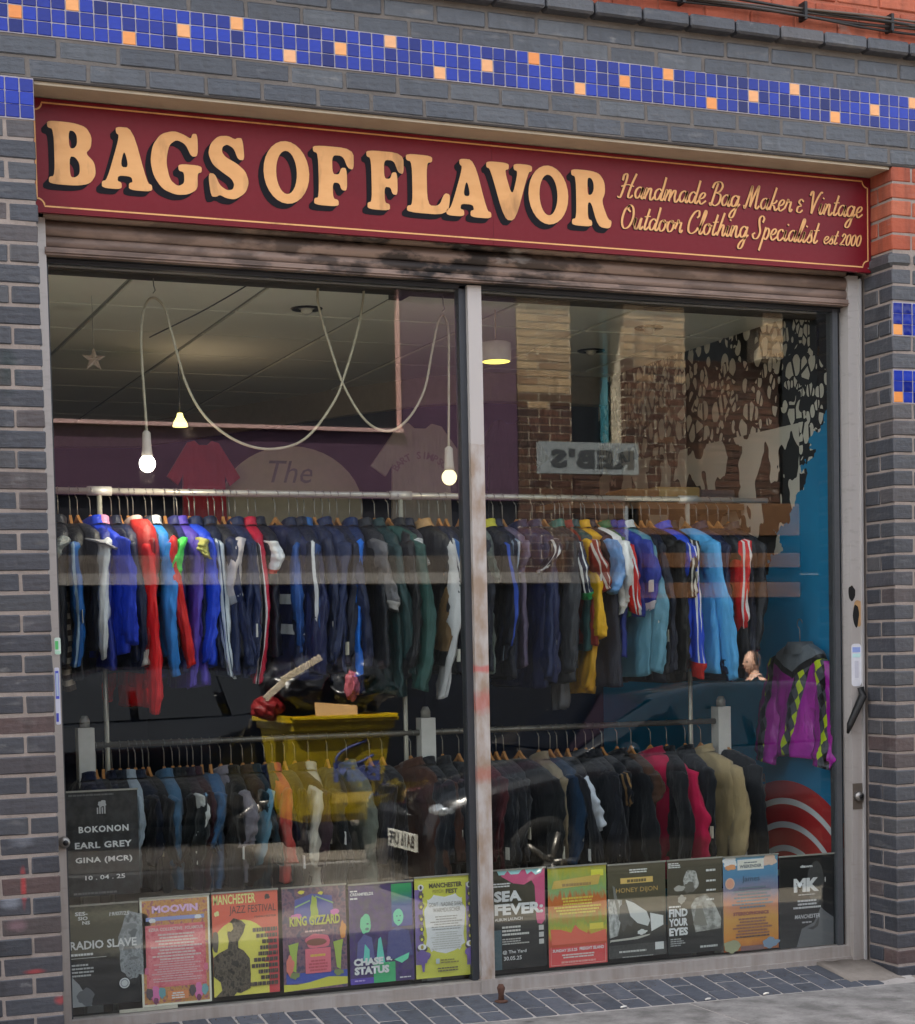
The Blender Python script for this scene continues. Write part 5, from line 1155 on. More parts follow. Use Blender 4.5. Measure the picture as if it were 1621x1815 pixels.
up(1262, '#5cb4f0', 1190, 1205, 'sky blue track top on the right rail', group=GU, yaw=.2, swing=.05)
up(1282, NAVY[2], 1205, 1190, 'dark navy jacket between the sky blue and the red striped tops', group=GU)
up(1302, '#131722', 1180, 1115, 'dark jacket with red sleeves and white stripes near the rail end', sleeve='#dc2428', stripes='#e6dedc', group=GU)
up(1322, NAVY[1], 1200, 1180, 'dark navy jacket second from the right end of the upper rail', group=GU)
up(1340, DK[3], 1190, 1150, 'charcoal jacket at the right end of the upper rail', group=GU)
Lz = LZ
def lo(px, col, label, hem_py=1575, sl_py=1530, **k):
    k.setdefault('name', 'hanging_jacket'); k.setdefault('shiny', False)
    dk = lambda c: [x * .55 for x in lin(c)[:3]] if isinstance(c, str) and sum(lin(c)[:3]) < .3 else c  # dark cloth darkened further: weaker light on this rail put into the colour
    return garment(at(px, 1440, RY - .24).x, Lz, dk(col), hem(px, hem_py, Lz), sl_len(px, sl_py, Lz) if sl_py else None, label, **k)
GLo = 'clothes on the lower rail'
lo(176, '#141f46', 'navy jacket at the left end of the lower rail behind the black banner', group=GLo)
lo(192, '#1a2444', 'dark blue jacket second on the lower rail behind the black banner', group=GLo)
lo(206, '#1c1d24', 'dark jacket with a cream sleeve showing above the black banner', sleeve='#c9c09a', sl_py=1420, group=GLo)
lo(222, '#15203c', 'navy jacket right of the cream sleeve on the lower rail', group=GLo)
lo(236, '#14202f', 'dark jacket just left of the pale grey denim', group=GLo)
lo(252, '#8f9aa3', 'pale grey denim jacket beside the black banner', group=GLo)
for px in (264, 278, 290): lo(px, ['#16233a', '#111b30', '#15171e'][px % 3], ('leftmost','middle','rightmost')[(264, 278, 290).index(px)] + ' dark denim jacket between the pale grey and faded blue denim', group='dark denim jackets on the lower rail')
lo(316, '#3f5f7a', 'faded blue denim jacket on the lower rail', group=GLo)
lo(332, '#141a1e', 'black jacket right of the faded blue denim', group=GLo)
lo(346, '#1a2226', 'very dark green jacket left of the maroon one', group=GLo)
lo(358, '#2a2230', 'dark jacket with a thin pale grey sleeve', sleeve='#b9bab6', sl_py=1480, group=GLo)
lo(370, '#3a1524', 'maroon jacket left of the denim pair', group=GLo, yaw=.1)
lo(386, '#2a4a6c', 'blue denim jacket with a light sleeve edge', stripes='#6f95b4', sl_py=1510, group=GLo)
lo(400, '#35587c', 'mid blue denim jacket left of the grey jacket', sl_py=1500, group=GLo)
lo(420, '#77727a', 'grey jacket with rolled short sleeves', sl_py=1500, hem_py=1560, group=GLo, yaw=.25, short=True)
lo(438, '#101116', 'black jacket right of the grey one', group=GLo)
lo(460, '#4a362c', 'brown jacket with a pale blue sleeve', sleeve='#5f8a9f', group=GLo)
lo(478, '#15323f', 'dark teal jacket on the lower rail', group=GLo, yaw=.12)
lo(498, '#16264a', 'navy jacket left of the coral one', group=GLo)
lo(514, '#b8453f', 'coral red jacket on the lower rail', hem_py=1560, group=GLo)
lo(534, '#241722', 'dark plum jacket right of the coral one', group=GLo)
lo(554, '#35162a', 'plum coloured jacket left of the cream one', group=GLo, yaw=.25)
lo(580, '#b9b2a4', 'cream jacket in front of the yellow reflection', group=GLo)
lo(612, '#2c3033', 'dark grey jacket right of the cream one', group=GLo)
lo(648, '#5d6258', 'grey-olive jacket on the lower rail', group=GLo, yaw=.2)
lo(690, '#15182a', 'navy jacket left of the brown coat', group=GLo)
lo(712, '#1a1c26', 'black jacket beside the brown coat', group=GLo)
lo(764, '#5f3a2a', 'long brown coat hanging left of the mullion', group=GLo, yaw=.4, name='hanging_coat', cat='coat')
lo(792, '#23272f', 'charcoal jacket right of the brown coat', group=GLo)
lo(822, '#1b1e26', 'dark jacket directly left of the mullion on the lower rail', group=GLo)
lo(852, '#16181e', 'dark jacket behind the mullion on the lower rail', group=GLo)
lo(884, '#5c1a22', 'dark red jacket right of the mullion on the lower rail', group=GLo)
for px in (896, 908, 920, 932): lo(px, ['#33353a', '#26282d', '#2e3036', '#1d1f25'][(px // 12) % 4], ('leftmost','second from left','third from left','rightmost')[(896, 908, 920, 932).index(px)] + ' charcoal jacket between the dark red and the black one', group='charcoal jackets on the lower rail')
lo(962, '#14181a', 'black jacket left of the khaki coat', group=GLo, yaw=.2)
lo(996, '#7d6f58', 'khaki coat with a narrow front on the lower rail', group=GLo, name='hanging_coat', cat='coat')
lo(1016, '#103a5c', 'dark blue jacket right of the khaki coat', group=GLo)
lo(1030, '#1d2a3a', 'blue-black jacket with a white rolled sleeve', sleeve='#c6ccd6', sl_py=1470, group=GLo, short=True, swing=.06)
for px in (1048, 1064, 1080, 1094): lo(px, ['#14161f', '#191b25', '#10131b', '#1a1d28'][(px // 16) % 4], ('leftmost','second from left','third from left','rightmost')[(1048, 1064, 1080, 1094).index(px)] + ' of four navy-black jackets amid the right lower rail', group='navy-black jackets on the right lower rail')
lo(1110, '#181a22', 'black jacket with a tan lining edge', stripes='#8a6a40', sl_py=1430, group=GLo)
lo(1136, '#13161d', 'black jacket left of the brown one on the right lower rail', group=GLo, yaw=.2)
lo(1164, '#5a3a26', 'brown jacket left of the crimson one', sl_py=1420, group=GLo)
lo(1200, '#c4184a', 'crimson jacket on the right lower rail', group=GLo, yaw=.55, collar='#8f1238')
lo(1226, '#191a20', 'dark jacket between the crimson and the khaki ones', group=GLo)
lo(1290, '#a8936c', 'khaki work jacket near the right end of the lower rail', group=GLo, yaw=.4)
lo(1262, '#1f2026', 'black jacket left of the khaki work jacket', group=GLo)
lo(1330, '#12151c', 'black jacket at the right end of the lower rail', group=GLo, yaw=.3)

# ------------------------------------------------------------------ purple jacket on the mural wall
def shell_mat():
    g = NG('shell_suit'); o = g.co.outputs['Object']; s = g.sep(o); u, z = s[1], s[2]
    ch = g.n('TexChecker'); ch.inputs['Scale'].default_value = 1.0
    g.put(ch.inputs['Vector'], g.map(o, (1, 26, 18), (.5, .3, .2), (rad(30), 0, 0)))
    g.put(ch.inputs['Color1'], '#0b0b0d'); g.put(ch.inputs['Color2'], '#4f5158')
    ch2 = g.n('TexChecker'); ch2.inputs['Scale'].default_value = 1.0; g.put(ch2.inputs['Vector'], g.map(o, (1, 13, 9), (.5, .15, .1), (rad(30), 0, 0)))
    pat = g.mix(g.math('MULTIPLY', ch.outputs['Fac'], ch2.outputs['Fac']), ch.outputs['Color'], '#c4d82a')
    d1 = g.math('ABSOLUTE', g.math('SUBTRACT', g.math('ADD', u, .02), g.math('MULTIPLY', g.math('ADD', z, .40), -.38)))
    d2 = g.math('ABSOLUTE', g.math('SUBTRACT', g.math('SUBTRACT', g.math('ABSOLUTE', u), .235), g.math('MULTIPLY', g.math('ADD', z, .40), -.12)))
    band = g.math('MAXIMUM', g.math('LESS_THAN', d1, .05), g.math('LESS_THAN', d2, .03))
    pur = g.mix(g.noise(o, 6, 3), '#8a108a', '#b41aa6')
    col = g.mix(band, pur, pat)
    yoke = g.math('ADD', -.27, g.math('MULTIPLY', g.math('ABSOLUTE', u), .45))
    col = g.mix(g.math('GREATER_THAN', z, yoke), col, '#17171b')
    col = g.mix(g.math('GREATER_THAN', z, g.math('ADD', yoke, .035)), col, g.mix(g.noise(o, 9, 3), '#565c64', '#7c838a'))
    h = g.noise(g.map(o, (10, 10, 5)), 1, 4)
    return g.pbr(col, .38, 0, g.bump(h, .6, .02), .5)
t = thing('shell_jacket', 'purple nylon jacket with black and neon yellow diamonds hanging on the blue mural wall', 'jacket', (3.70, .83, 1.62)); t['_w'] = 0
t.location = (3.73, .625, 1.65); t.rotation_euler = (0, 0, rad(0))
_sm = shell_mat()
m, rows, n = cloth_body(.65, .21, 991, .05, 1.12, 60); link('body', mesh_py('body', m.v, m.f, True, [_sm]), t)
for side in (-1, 1):
    m, rows, n = cloth_sleeve(side, .52, 995 + side, .21, r0=.08, r1=.088, swing=-.05, out=.05, n=24); link('sleeve', mesh_py('sleeve', m.v, m.f, True, [_sm]), t)
cm = MB(); rings = []
for z_, a, b in ((-.15, .12, .06), (-.12, .10, .06), (-.09, .075, .05), (-.095, .06, .04), (-.125, .05, .03)): rings.append([(b * math.sin(2 * math.pi * k / 18), a * math.cos(2 * math.pi * k / 18), z_) for k in range(18)])
cm.loft(rings, False, False); link('collar', mesh_py('collar', cm.v, cm.f, True, [fabric('#5d6268', True)]), t)
h = link('hanger', HANG, t); link('hook', HOOK, h)
# a steel chain hanging beside it
cp = at(1353, 1378, .9); ch_ = thing('steel_chain', 'short steel chain hanging left of the red arches', 'chain', tuple(cp))
for i in range(9):
    pts = [(cp.x + .011 * math.cos(2 * math.pi * k / 12) * (1 if i % 2 else .15), cp.y + .011 * math.cos(2 * math.pi * k / 12) * (.15 if i % 2 else 1), cp.z - .028 * i + .019 * math.sin(2 * math.pi * k / 12)) for k in range(12)]
    MB().tube(pts, .0028, 6, True).build('chain_link', M_STEEL, ch_)
# small white sensor in the top corner
p = at(1480, 552, .42); tag(MB().box(p.x - .025, .40, p.z - .03, p.x + .02, .44, p.z + .03).build('alarm_sensor', plain('#d2d0c8', .5)), 'small white alarm sensor in the top right corner of the window', 'sensor')

# ------------------------------------------------------------------ things further back
def flat_shirt(px, py, Y, w_, h_, col, label, name='t_shirt', cat='t-shirt'):
    p = at(px, py, Y); t = thing(name, label, cat, tuple(p))
    out = [(-.18, 0), (-.10, .02), (-.05, -.02), (.05, -.02), (.10, .02), (.18, 0), (.42, -.32), (.30, -.40), (.24, -.30), (.26, -1), (-.26, -1), (-.24, -.30), (-.30, -.40), (-.42, -.32)]
    flat('body', [(p.x + w_ * a, p.z + h_ * b) for a, b in out], Y, fabric(col), t, .02); return t, p
t, p = flat_shirt(745, 755, 1.5, .62, .62, '#8c7f70', 'beige t-shirt with an arched slogan hanging behind the rail')
for i, ch in enumerate('BART SIMPSON'):
    if ch == ' ': continue
    a = rad(150 - 11 * i); m = text_mesh(ch, .048, 'CENTER', .02)
    for v in m.vertices:
        q = Vector((v.co.x, v.co.y)); b = a - math.pi / 2; q = Vector((q.x * math.cos(b) - q.y * math.sin(b), q.x * math.sin(b) + q.y * math.cos(b)))
        v.co = Vector((p.x + .14 * math.cos(a) + q.x, 1.498, p.z - .27 + .11 * math.sin(a) + q.y))
    link('lettering', m, t, ink('#4a2a2e'))
flat_shirt(360, 785, 1.6, .42, .5, '#8f1f22', 'dark red t-shirt hanging at the back left of the window')
flat_shirt(905, 748, 1.5, .5, .55, '#15161c', 'black t-shirt on a wooden hanger right of the mullion')
# oval board
p = at(520, 900, 1.7); t = thing('oval_board', 'large cream oval board with dark script standing behind the rail', 'board', tuple(p))
flat('board', [(p.x + .36 * math.cos(2 * math.pi * k / 40), p.z + .30 * math.sin(2 * math.pi * k / 40)) for k in range(40)], 1.7, plain('#8f8369', .7), t, .03)
mm, hh = fit_text('The', p.x - .12, p.x + .1, 0, .3)
for v in mm.vertices: v.co = Vector((v.co.x, 1.698, p.z + .12 + v.co.y))
link('lettering', mm, t, ink('#2a2622'))
# wooden shelf with boxes, cap and a yellow bag behind the right rail
def shelfbox(px, py, w_, h_, c, name, label, cat, Y=1.35):
    p = at(px, py, Y); tag(link(name, bev_box(w_, .25, h_, .006).copy(), None, plain(c, .85), (p.x, Y, p.z)), label, cat)
p = at(1240, 897, 1.35); sh = thing('wall_shelf', 'long wooden shelf behind the right end of the upper rail', 'shelf', (p.x, 1.35, p.z))
MB().box(2.75, 1.2, p.z - .03, 3.78, 1.55, p.z).build('board', plain('#6b4a2c', .6), sh); MB().box(2.76, 1.5, p.z - .2, 2.8, 1.54, p.z - .031).build('bracket', M_DGREY, sh); MB().box(3.7, 1.5, p.z - .2, 3.74, 1.54, p.z - .031).build('bracket', M_DGREY, sh)
shelfbox(1120, 880, .18, .06, '#8a5f2c', 'cardboard_box', 'brown cardboard box on the shelf left of the tan one', 'box'); shelfbox(1182, 880, .24, .075, '#a88a52', 'cardboard_box', 'tan cardboard box in the middle of the shelf', 'box'); shelfbox(1250, 884, .2, .07, '#22333f', 'storage_box', 'dark blue box right of the tan cardboard box', 'box')
p = at(1340, 880, 1.3); m = MB().ball((p.x, 1.3, p.z + .02), .09, 14, 10, (.7, .8, 1.1)); tag(m.build('yellow_bag', fabric('#b5b01f', True)), 'neon yellow bag stuffed on the shelf end by the mural', 'bag')
p = at(1296, 800, 1.5); t = thing('long_box', 'tall cream strip with vertical dark lettering leaning at the back right', 'box', tuple(p)); o_ = MB().box(-.035, 0, -.28, .035, .03, .28).build('strip', plain('#a89a6a', .8), None); o_.parent = t; t.rotation_euler = (0, rad(12), 0)
mm = text_mesh('adidas', .075, 'CENTER', .02)
for v in mm.vertices: v.co = Vector((-v.co.y + .02, -.002, v.co.x))
o_ = link('lettering', mm, t, ink('#2c2822'))
# ------------------------------------------------------------------ across the street (seen mirrored in the window)
OY = refl(960, 600, 8.9).y
M_OBR = brick_mat([(0, '#a0866a'), (.3, '#b89c78'), (.6, '#8a6c54'), (.85, '#c2a782'), (1, '#7d6450')], .8, .2, .12)
def painted(c):
    g = NG('painted_brick'); o = g.co.outputs['Object']; b = g.n('TexBrick'); b.inputs['Scale'].default_value = 1.0
    g.put(b.inputs['Vector'], g.map(g.co.outputs['Object'], (1, 1, 1), (0, 0, 0), (rad(90), 0, 0)))
    b.inputs['Brick Width'].default_value = .44; b.inputs['Row Height'].default_value = .22; b.inputs['Mortar Size'].default_value = .008
    g.put(b.inputs['Color1'], c); g.put(b.inputs['Color2'], [x * .85 for x in lin(c)[:3]]); g.put(b.inputs['Mortar'], [x * .6 for x in lin(c)[:3]])
    return g.pbr(g.mix(g.noise(o, 4, 4), b.outputs['Color'], [x * .7 for x in lin(c)[:3]]), .7, 0, g.bump(b.outputs['Fac'], .4, -.01))
opp = thing('brick_building', 'low sunlit brick building across the street with purple painted left part', 'building', (6, OY - 1, gz(6)))
YW = OY - .06
def oc(name, boxes, mat):
    m = MB()
    for b in boxes: m.box(*b)
    return m.build(name, mat, opp)
TOP = 4.91; Yb = OY - .6
M_PUR = painted('#5e4058')
zs = refl(500, 762, 8.9).z
oc('painted_wall', [(-6, Yb, 2.98, 4.84, OY, zs), (4.84, Yb, 2.98, 6.02, OY, TOP)], M_PUR)
oc('dark_band', [(-6, Yb, 2.46, 6.02, OY - .05, 2.979)], plain('#22222a', .5))
oc('stone_band', [(-6, Yb, 2.3, 6.02, OY - .02, 2.459)], plain('#5f5852', .8, 0, .3, .7, 5))
oc('window_sill', [(-6, YW, zs + .001, 4.84, OY + .05, zs + .035)], plain('#cfa9a4', .7))
oc('dark_opening', [(-6, Yb, zs, 4.838, YW, TOP)], plain('#1c1d20', .4)); oc('window_reveal', [(4.815, YW, zs + .036, 4.838, OY + .012, TOP)], plain('#d2a49c', .8))
oc('parapet', [(-6, Yb - .3, TOP + .001, 12.5, OY + .05, TOP + .06)], plain('#5f5a55', .9))
oc('shopfront', [(-6, Yb - .1, -.6, 12.5, OY - .3, 2.28)], plain('#16181b', .35))
oc('fascia', [(-6, OY - .3, 2.2, 7.1, OY + .03, 2.299)], plain('#8f8a84', .8))
oc('roof_slab', [(-6, Yb - 3, TOP - .2, 12.5, Yb - .31, TOP)], plain('#3a3835', .9))
M_OBR_SHADE = brick_mat([(0, '#5a3f33'), (.4, '#6b4a3a'), (.7, '#4a342b'), (1, '#74543f')], .8, .2, .3)  # shaded copy of the brick: shade painted on lower piers and infill
def brick_panel(x0, x1, z0, z1, low, bm_=None, oy=0):
    p = oc('brick_pier', [(x0 + .004, Yb, z0, x1 - .004, OY - .007 - oy, z1)], mortar('#d8cbb4' if bm_ is None else '#8a7868'))
    n = 0; z = z1 - .0375
    while z > z0:
        x = x0 - (.1125 if n % 2 else 0)
        while x < x1 - .02:
            a, b = max(x, x0), min(x + .215, x1)
            if b - a > .03:
                piece('brick', (round(b - a, 2), .09, .060), ((a + b) / 2, OY - .045 - oy, z), bm_ or (M_OBR_SHADE if z < low + R.uniform(-.2, .2) else M_OBR), p, 0, 0, 1)  # bricks under the low line take the shaded colour
            x += .225
        z -= .075; n += 1
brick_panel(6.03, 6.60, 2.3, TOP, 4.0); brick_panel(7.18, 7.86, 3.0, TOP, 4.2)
brick_panel(8.76, 9.0, 4.45, TOP, 0); brick_panel(7.862, 9.1, 2.98, 4.44, 0, M_OBR_SHADE, .25); brick_panel(6.602, 7.178, 2.3, 3.42, 0, M_OBR_SHADE, .03)
oc('glazed_end', [(9.11, Yb, 2.3, 12.5, OY - .2, TOP)], plain('#14171a', .15))
oc('dark_glazing', [(7.862, Yb, 4.445, 8.755, OY - .3, TOP), (6.602, Yb, 3.45, 7.178, OY - .35, TOP)], plain('#202326', .2))
t = MB(); t.box(7.08, OY - .34, 3.43, 7.13, OY - .26, TOP - .02); t.box(6.62, OY - .34, 3.43, 7.08, OY - .24, 3.5); t.build('window_frame', plain('#3f7f8f', .5), opp)
# timber cladding boards
cl = oc('cladding', [(7.3, OY - .2, 2.0, 9.2, OY - .05, 2.97)], M_BLACK)
for pa, pb in ((1060, 1033), (1006, 980), (948, 890)): za = refl(1200, pa, 8.9).z; zb_ = refl(1200, pb, 8.9).z; piece('timber_board', (1.85, .03, zb_ - za), (8.25, OY - .02, (za + zb_) / 2), plain('#6a4a30', .7, 0, .3, .5, 6), cl, .004, 0, 1)
# hanging sign with mirrored name
a = refl(958, 782, 8.4); b = refl(1132, 842, 8.4); sg = thing('hanging_sign', 'grey boxed sign with dark name letters across the street', 'sign', (a.x, a.y, b.z))
MB().box(a.x, a.y - .1, b.z, b.x, a.y, a.z).build('box', plain('#8f9698', .5), sg)
mm, hh = fit_text("REB'S", 0, (b.x - a.x) * .86, .06, 0, 1.15, (a.z - b.z) * .62)
for v in mm.vertices: v.co = Vector((b.x - .05 - v.co.x, a.y + .003, b.z + .05 + v.co.y))
link('lettering', mm, sg, ink('#1b2226'))
# ---- yellow bin with rubbish
a = refl(512, 1270, 6.3); b = refl(697, 1263, 6.3); by = a.y; bz = gz((a.x + b.x) / 2)
M_YEL = plain('#d2b40e', .4, 0, .5, .3, 5)
bn = thing('waste_bin', 'yellow wheeled waste bin overflowing with bags across the street', 'bin', ((a.x + b.x) / 2, by - .3, bz))
zt = a.z; xc = (a.x + b.x) / 2; hw_ = (b.x - a.x) / 2
rings = []
for z_, kx, ky in ((bz + .24, .70, .32), (bz + .3, .74, .36), (zt - .22, .90, .44), (zt - .12, .92, .46), (zt - .11, .97, .5), (zt - .04, .97, .5)):
    rings.append([(xc + sx * hw_ * kx, by - .45 + sy * ky, z_) for sx, sy in ((-1, -1), (1, -1), (1, 1), (-1, 1))])
MB().loft(rings, False, True, False).build('body', plain('#a8920c', .5, 0, .4, .45, 4), bn)  # yellow darker than the rim: shade on the body put into its colour
m = MB(); 
for s_ in (1, -1): m.box(xc - hw_, by - .45 + s_ * .5 - .03, zt - .05, xc + hw_, by - .45 + s_ * .5 + .03, zt); m.box(xc - hw_, by - .45 + s_ * .5 - .045, zt - .025, xc + hw_, by - .45 + s_ * .5 + .045, zt - .008)
for s_ in (1, -1): m.box(xc + s_ * hw_ - .03, by - .92, zt - .049, xc + s_ * hw_ + .03, by + .02, zt - .001)
m.build('rim', M_YEL, bn)
for sx in (-.55, .55):
    for sy in (-.25, .25):
        w_ = MB().cyl((xc + sx * hw_ - .03, by - .45 + sy, bz + .1), (xc + sx * hw_ + .03, by - .45 + sy, bz + .1), .1, 18).build('wheel', M_BLACK, bn); MB().box(xc + sx * hw_ - .04, by - .45 + sy - .02, bz + .1, xc + sx * hw_ + .04, by - .45 + sy + .02, bz + .245).build('bracket', M_STEEL, w_)
mm, hh = fit_text('B&M', 0, .38, .05)
for v in mm.vertices: v.co = Vector((xc + .3 - v.co.x, by - .45 + .44 + .012, zt - .52 + v.co.y))
link('lettering', mm, bn, ink('#1a2a6a'))
m = MB().tube(catmull([(xc + .25, by + .0, zt - .32), (xc + .1, by + .0, zt - .38), (xc - .05, by + .0, zt - .36), (xc + .0, by, zt - .28), (xc + .2, by, zt - .2)], 6), .012, 6); m.build('logo_curve', ink('#1a2a6a'), bn)
flat('print_panel', [(xc - .1, zt - .68), (xc + .35, zt - .68), (xc + .35, zt - .6), (xc - .1, zt - .6)], by + .004, ink('#a58a10'), bn, .002)
M_BAG = plain('#17171a', .22, 0, .9, .3, 8, .8)
def lump(name, label, cat, c, r, mat, seed, sq=(1, 1, .8)):
    bm = bmesh.new(); bmesh.ops.create_icosphere(bm, subdivisions=4, radius=1)
    for v in bm.verts:
        q = v.co.copy(); k = 1 + .32 * mnoise.noise(q * 2.1 + Vector((seed, 0, 0))) + .22 * abs(mnoise.noise(q * 5 + Vector((0, seed, 0)))) + .10 * abs(mnoise.noise(q * 11 + Vector((0, 0, seed)))); v.co = Vector((q.x * sq[0], q.y * sq[1], q.z * sq[2])) * r * k
    me = bpy.data.meshes.new(name); bm.to_mesh(me); bm.free(); me.polygons.foreach_set('use_smooth', [True] * len(me.polygons)); me.materials.append(mat)
    o = link(name, me); o.location = c; return tag(o, label, cat)
for i, (dx, dz, r_) in enumerate(((-.22, .2, .27), (.12, .12, .22), (.3, .24, .25))): lump('rubbish_bag', ['shiny black rubbish bag at the left of the yellow bin', 'shiny black rubbish bag in the middle of the yellow bin', 'shiny black rubbish bag at the right of the yellow bin'][i], 'rubbish bag', (xc + dx, by - .4, zt + dz), r_, M_BAG, i * 3.7 + 1)
lump('plastic_packet', 'crumpled pink and white plastic packet on the yellow bin', 'packet', (xc + .12, by - .1, zt + .22), .075, plain('#c46a78', .3), 9.1, (.7, .5, 1.4)); lump('plastic_packet', 'red packaging heap spilling over the left of the yellow bin', 'packet', (xc - .5, by - .3, zt + .06), .11, plain('#8f1f22', .5), 4.4)
def board(name, label, c, sx, sz, rot, col): tag(link(name, bev_box(sx, .02, sz, .002).copy(), None, plain(col, .85), c, rot), label, 'cardboard')
board('cardboard_piece', 'torn cardboard flap lying over the bin rim', (xc - .05, by + .02, zt + .03), .34, .12, (.5, .1, 0), '#c9a06a'); board('cardboard_piece', 'long pale card sticking out of the bin at the left', (xc - .3, by - .05, zt + .36), .36, .05, (0, -.5, 0), '#d8c8a8'); board('cardboard_piece', 'short pale card leaning at the far left of the bin', (xc - .52, by - .05, zt + .2), .2, .05, (0, -.7, 0), '#d8cbb6')
# ---- parked car
fx = refl(735, 1440, 4.3)
g = NG('car_paint'); M_CAR = g.pbr(g.mix(g.noise(g.co.outputs['Object'], 3, 2), '#0c0f14', '#11151b'), .15, .2, None, .6, Coat_Weight=.8)
M_CGL = plain('#0a0d10', .03, 0, .9, 0, 1, 0)
def parked_car(cx0, cy_, cz, label, plate):
    car = thing('parked_car', label, 'car', (cx0 + 2.1, cy_, cz))
    prof = [(0, .25, .5, .55), (.04, .2, .66, .62), (.15, .2, .76, .70), (.5, .2, .86, .80), (1.1, .2, .98, .86), (1.2, .2, 1.0, .87), (1.9, .2, 1.02, .88), (2.8, .2, 1.03, .88), (3.6, .2, 1.06, .86), (4.0, .22, 1.05, .80), (4.16, .3, .95, .70), (4.2, .35, .7, .62)]
    rings = []
    for x, zb, zt_, w_ in prof:
        rings.append([(cx0 + x, cy_ + s_ * w2, cz + z_) for s_, w2, z_ in ((-1, w_ * .92, zb), (1, w_ * .92, zb), (1, w_, zb + .12), (1, w_ + .02, (zb + zt_) / 2), (1, w_ * .98, zt_ - .05), (1, w_ * .86, zt_), (-1, w_ * .86, zt_), (-1, w_ * .98, zt_ - .05), (-1, w_ + .02, (zb + zt_) / 2), (-1, w_, zb + .12))])
    MB().loft(rings, False, True).build('body', M_CAR, car)
    rings = []
    for x, zt_, w_ in ((1.0, .97, .74), (1.35, 1.17, .70), (1.75, 1.36, .64), (2.2, 1.44, .62), (2.9, 1.44, .62), (3.5, 1.38, .60), (3.9, 1.15, .66), (4.08, 1.0, .70)):
        rings.append([(cx0 + x, cy_ + s_ * w2, cz + z_) for s_, w2, z_ in ((-1, .80, .96), (1, .80, .96), (1, w_ + .02, max(.965, zt_ - .06)), (1, w_ - .05, zt_), (-1, w_ - .05, zt_), (-1, w_ + .02, max(.965, zt_ - .06)))])
    MB().loft(rings, False, True).build('cabin', M_CAR, car)
    flip = 1
    m = MB()
    for pts in ([(1.5, 1.0), (1.85, 1.34), (2.35, 1.38), (2.35, 1.02)], [(2.42, 1.02), (2.42, 1.38), (3.0, 1.38), (3.1, 1.03)], [(3.18, 1.03), (3.1, 1.36), (3.45, 1.32), (3.75, 1.08)]):
        ys = [cy_ + .80 - (z - .96) * .42 + .012 for x, z in pts]; MB().add([(cx0 + x, y, cz + z) for (x, z), y in zip(pts, ys)], [(0, 1, 2, 3)]).build('side_window', M_CGL, car)
    MB().add([(cx0 + 1.06, cy_ - .7, cz + 1.02), (cx0 + 1.06, cy_ + .7, cz + 1.02), (cx0 + 1.72, cy_ + .58, cz + 1.365), (cx0 + 1.72, cy_ - .58, cz + 1.365)], [(0, 1, 2, 3)]).build('windscreen', M_CGL, car)
    for x in (.8, 3.35):
        for s_ in (-1, 1):
            y = cy_ + s_ * .80; pts = [(cx0 + x + .25 * math.cos(2 * math.pi * k / 24), y, cz + .31 + .25 * math.sin(2 * math.pi * k / 24)) for k in range(24)]
            wt = MB().tube(pts, .07, 8, True).build('wheel', plain('#0d0d0d', .8), car)
            m = MB().cyl((cx0 + x, y - .05, cz + .31), (cx0 + x, y + s_ * .06, cz + .31), .05, 12)
            for k in range(5): a = 2 * math.pi * k / 5; m.tube([(cx0 + x, y + s_ * .06, cz + .31), (cx0 + x + .2 * math.cos(a), y + s_ * .05, cz + .31 + .2 * math.sin(a))], .022, 6)
            m.build('rim', M_STEEL, wt)
    for s_ in (-1, 1):
        hl = MB().ball((cx0 + .2, cy_ + s_ * .58, cz + .66), .13, 14, 8, (1.1, 1.0, .5)).build('headlight', plain('#c9d2da', .05, .6, .9, 0, 1, 0), car); hl['label'] = 'bright slanted headlight'
    MB().box(cx0 - .02, cy_ - .4, cz + .48, cx0 + .03, cy_ + .4, cz + .62).build('grille', M_BLACK, car)
    if plate:
      pl = MB().box(cx0 - .045, cy_ + .08, cz + .40, cx0 - .03, cy_ + .60, cz + .515).build('number_plate', plain('#e6e6dc', .5), car)
      mm, hh = fit_text('BA16 UFE', 0, .47, .02)
      for v in mm.vertices: v.co = Vector((cx0 - .047, cy_ + .575 - v.co.x, cz + .42 + v.co.y))
      o_ = link('lettering', mm, pl, ink('#101010'))
    for s_ in (-1, 1): MB().ball((cx0 + 1.35, cy_ + s_ * .95, cz + 1.02), .09, 10, 8, (.6, 1.1, .7)).build('wing_mirror', M_CAR, car)
parked_car(fx.x - .05, fx.y - .35, gz(fx.x + 2) - .14, 'dark parked hatchback mirrored behind the right part of the window', True)
parked_car(-.45, -7.55, gz(1.6) + .01, 'dark parked hatchback mirrored in the left pane behind the yellow bin', False)
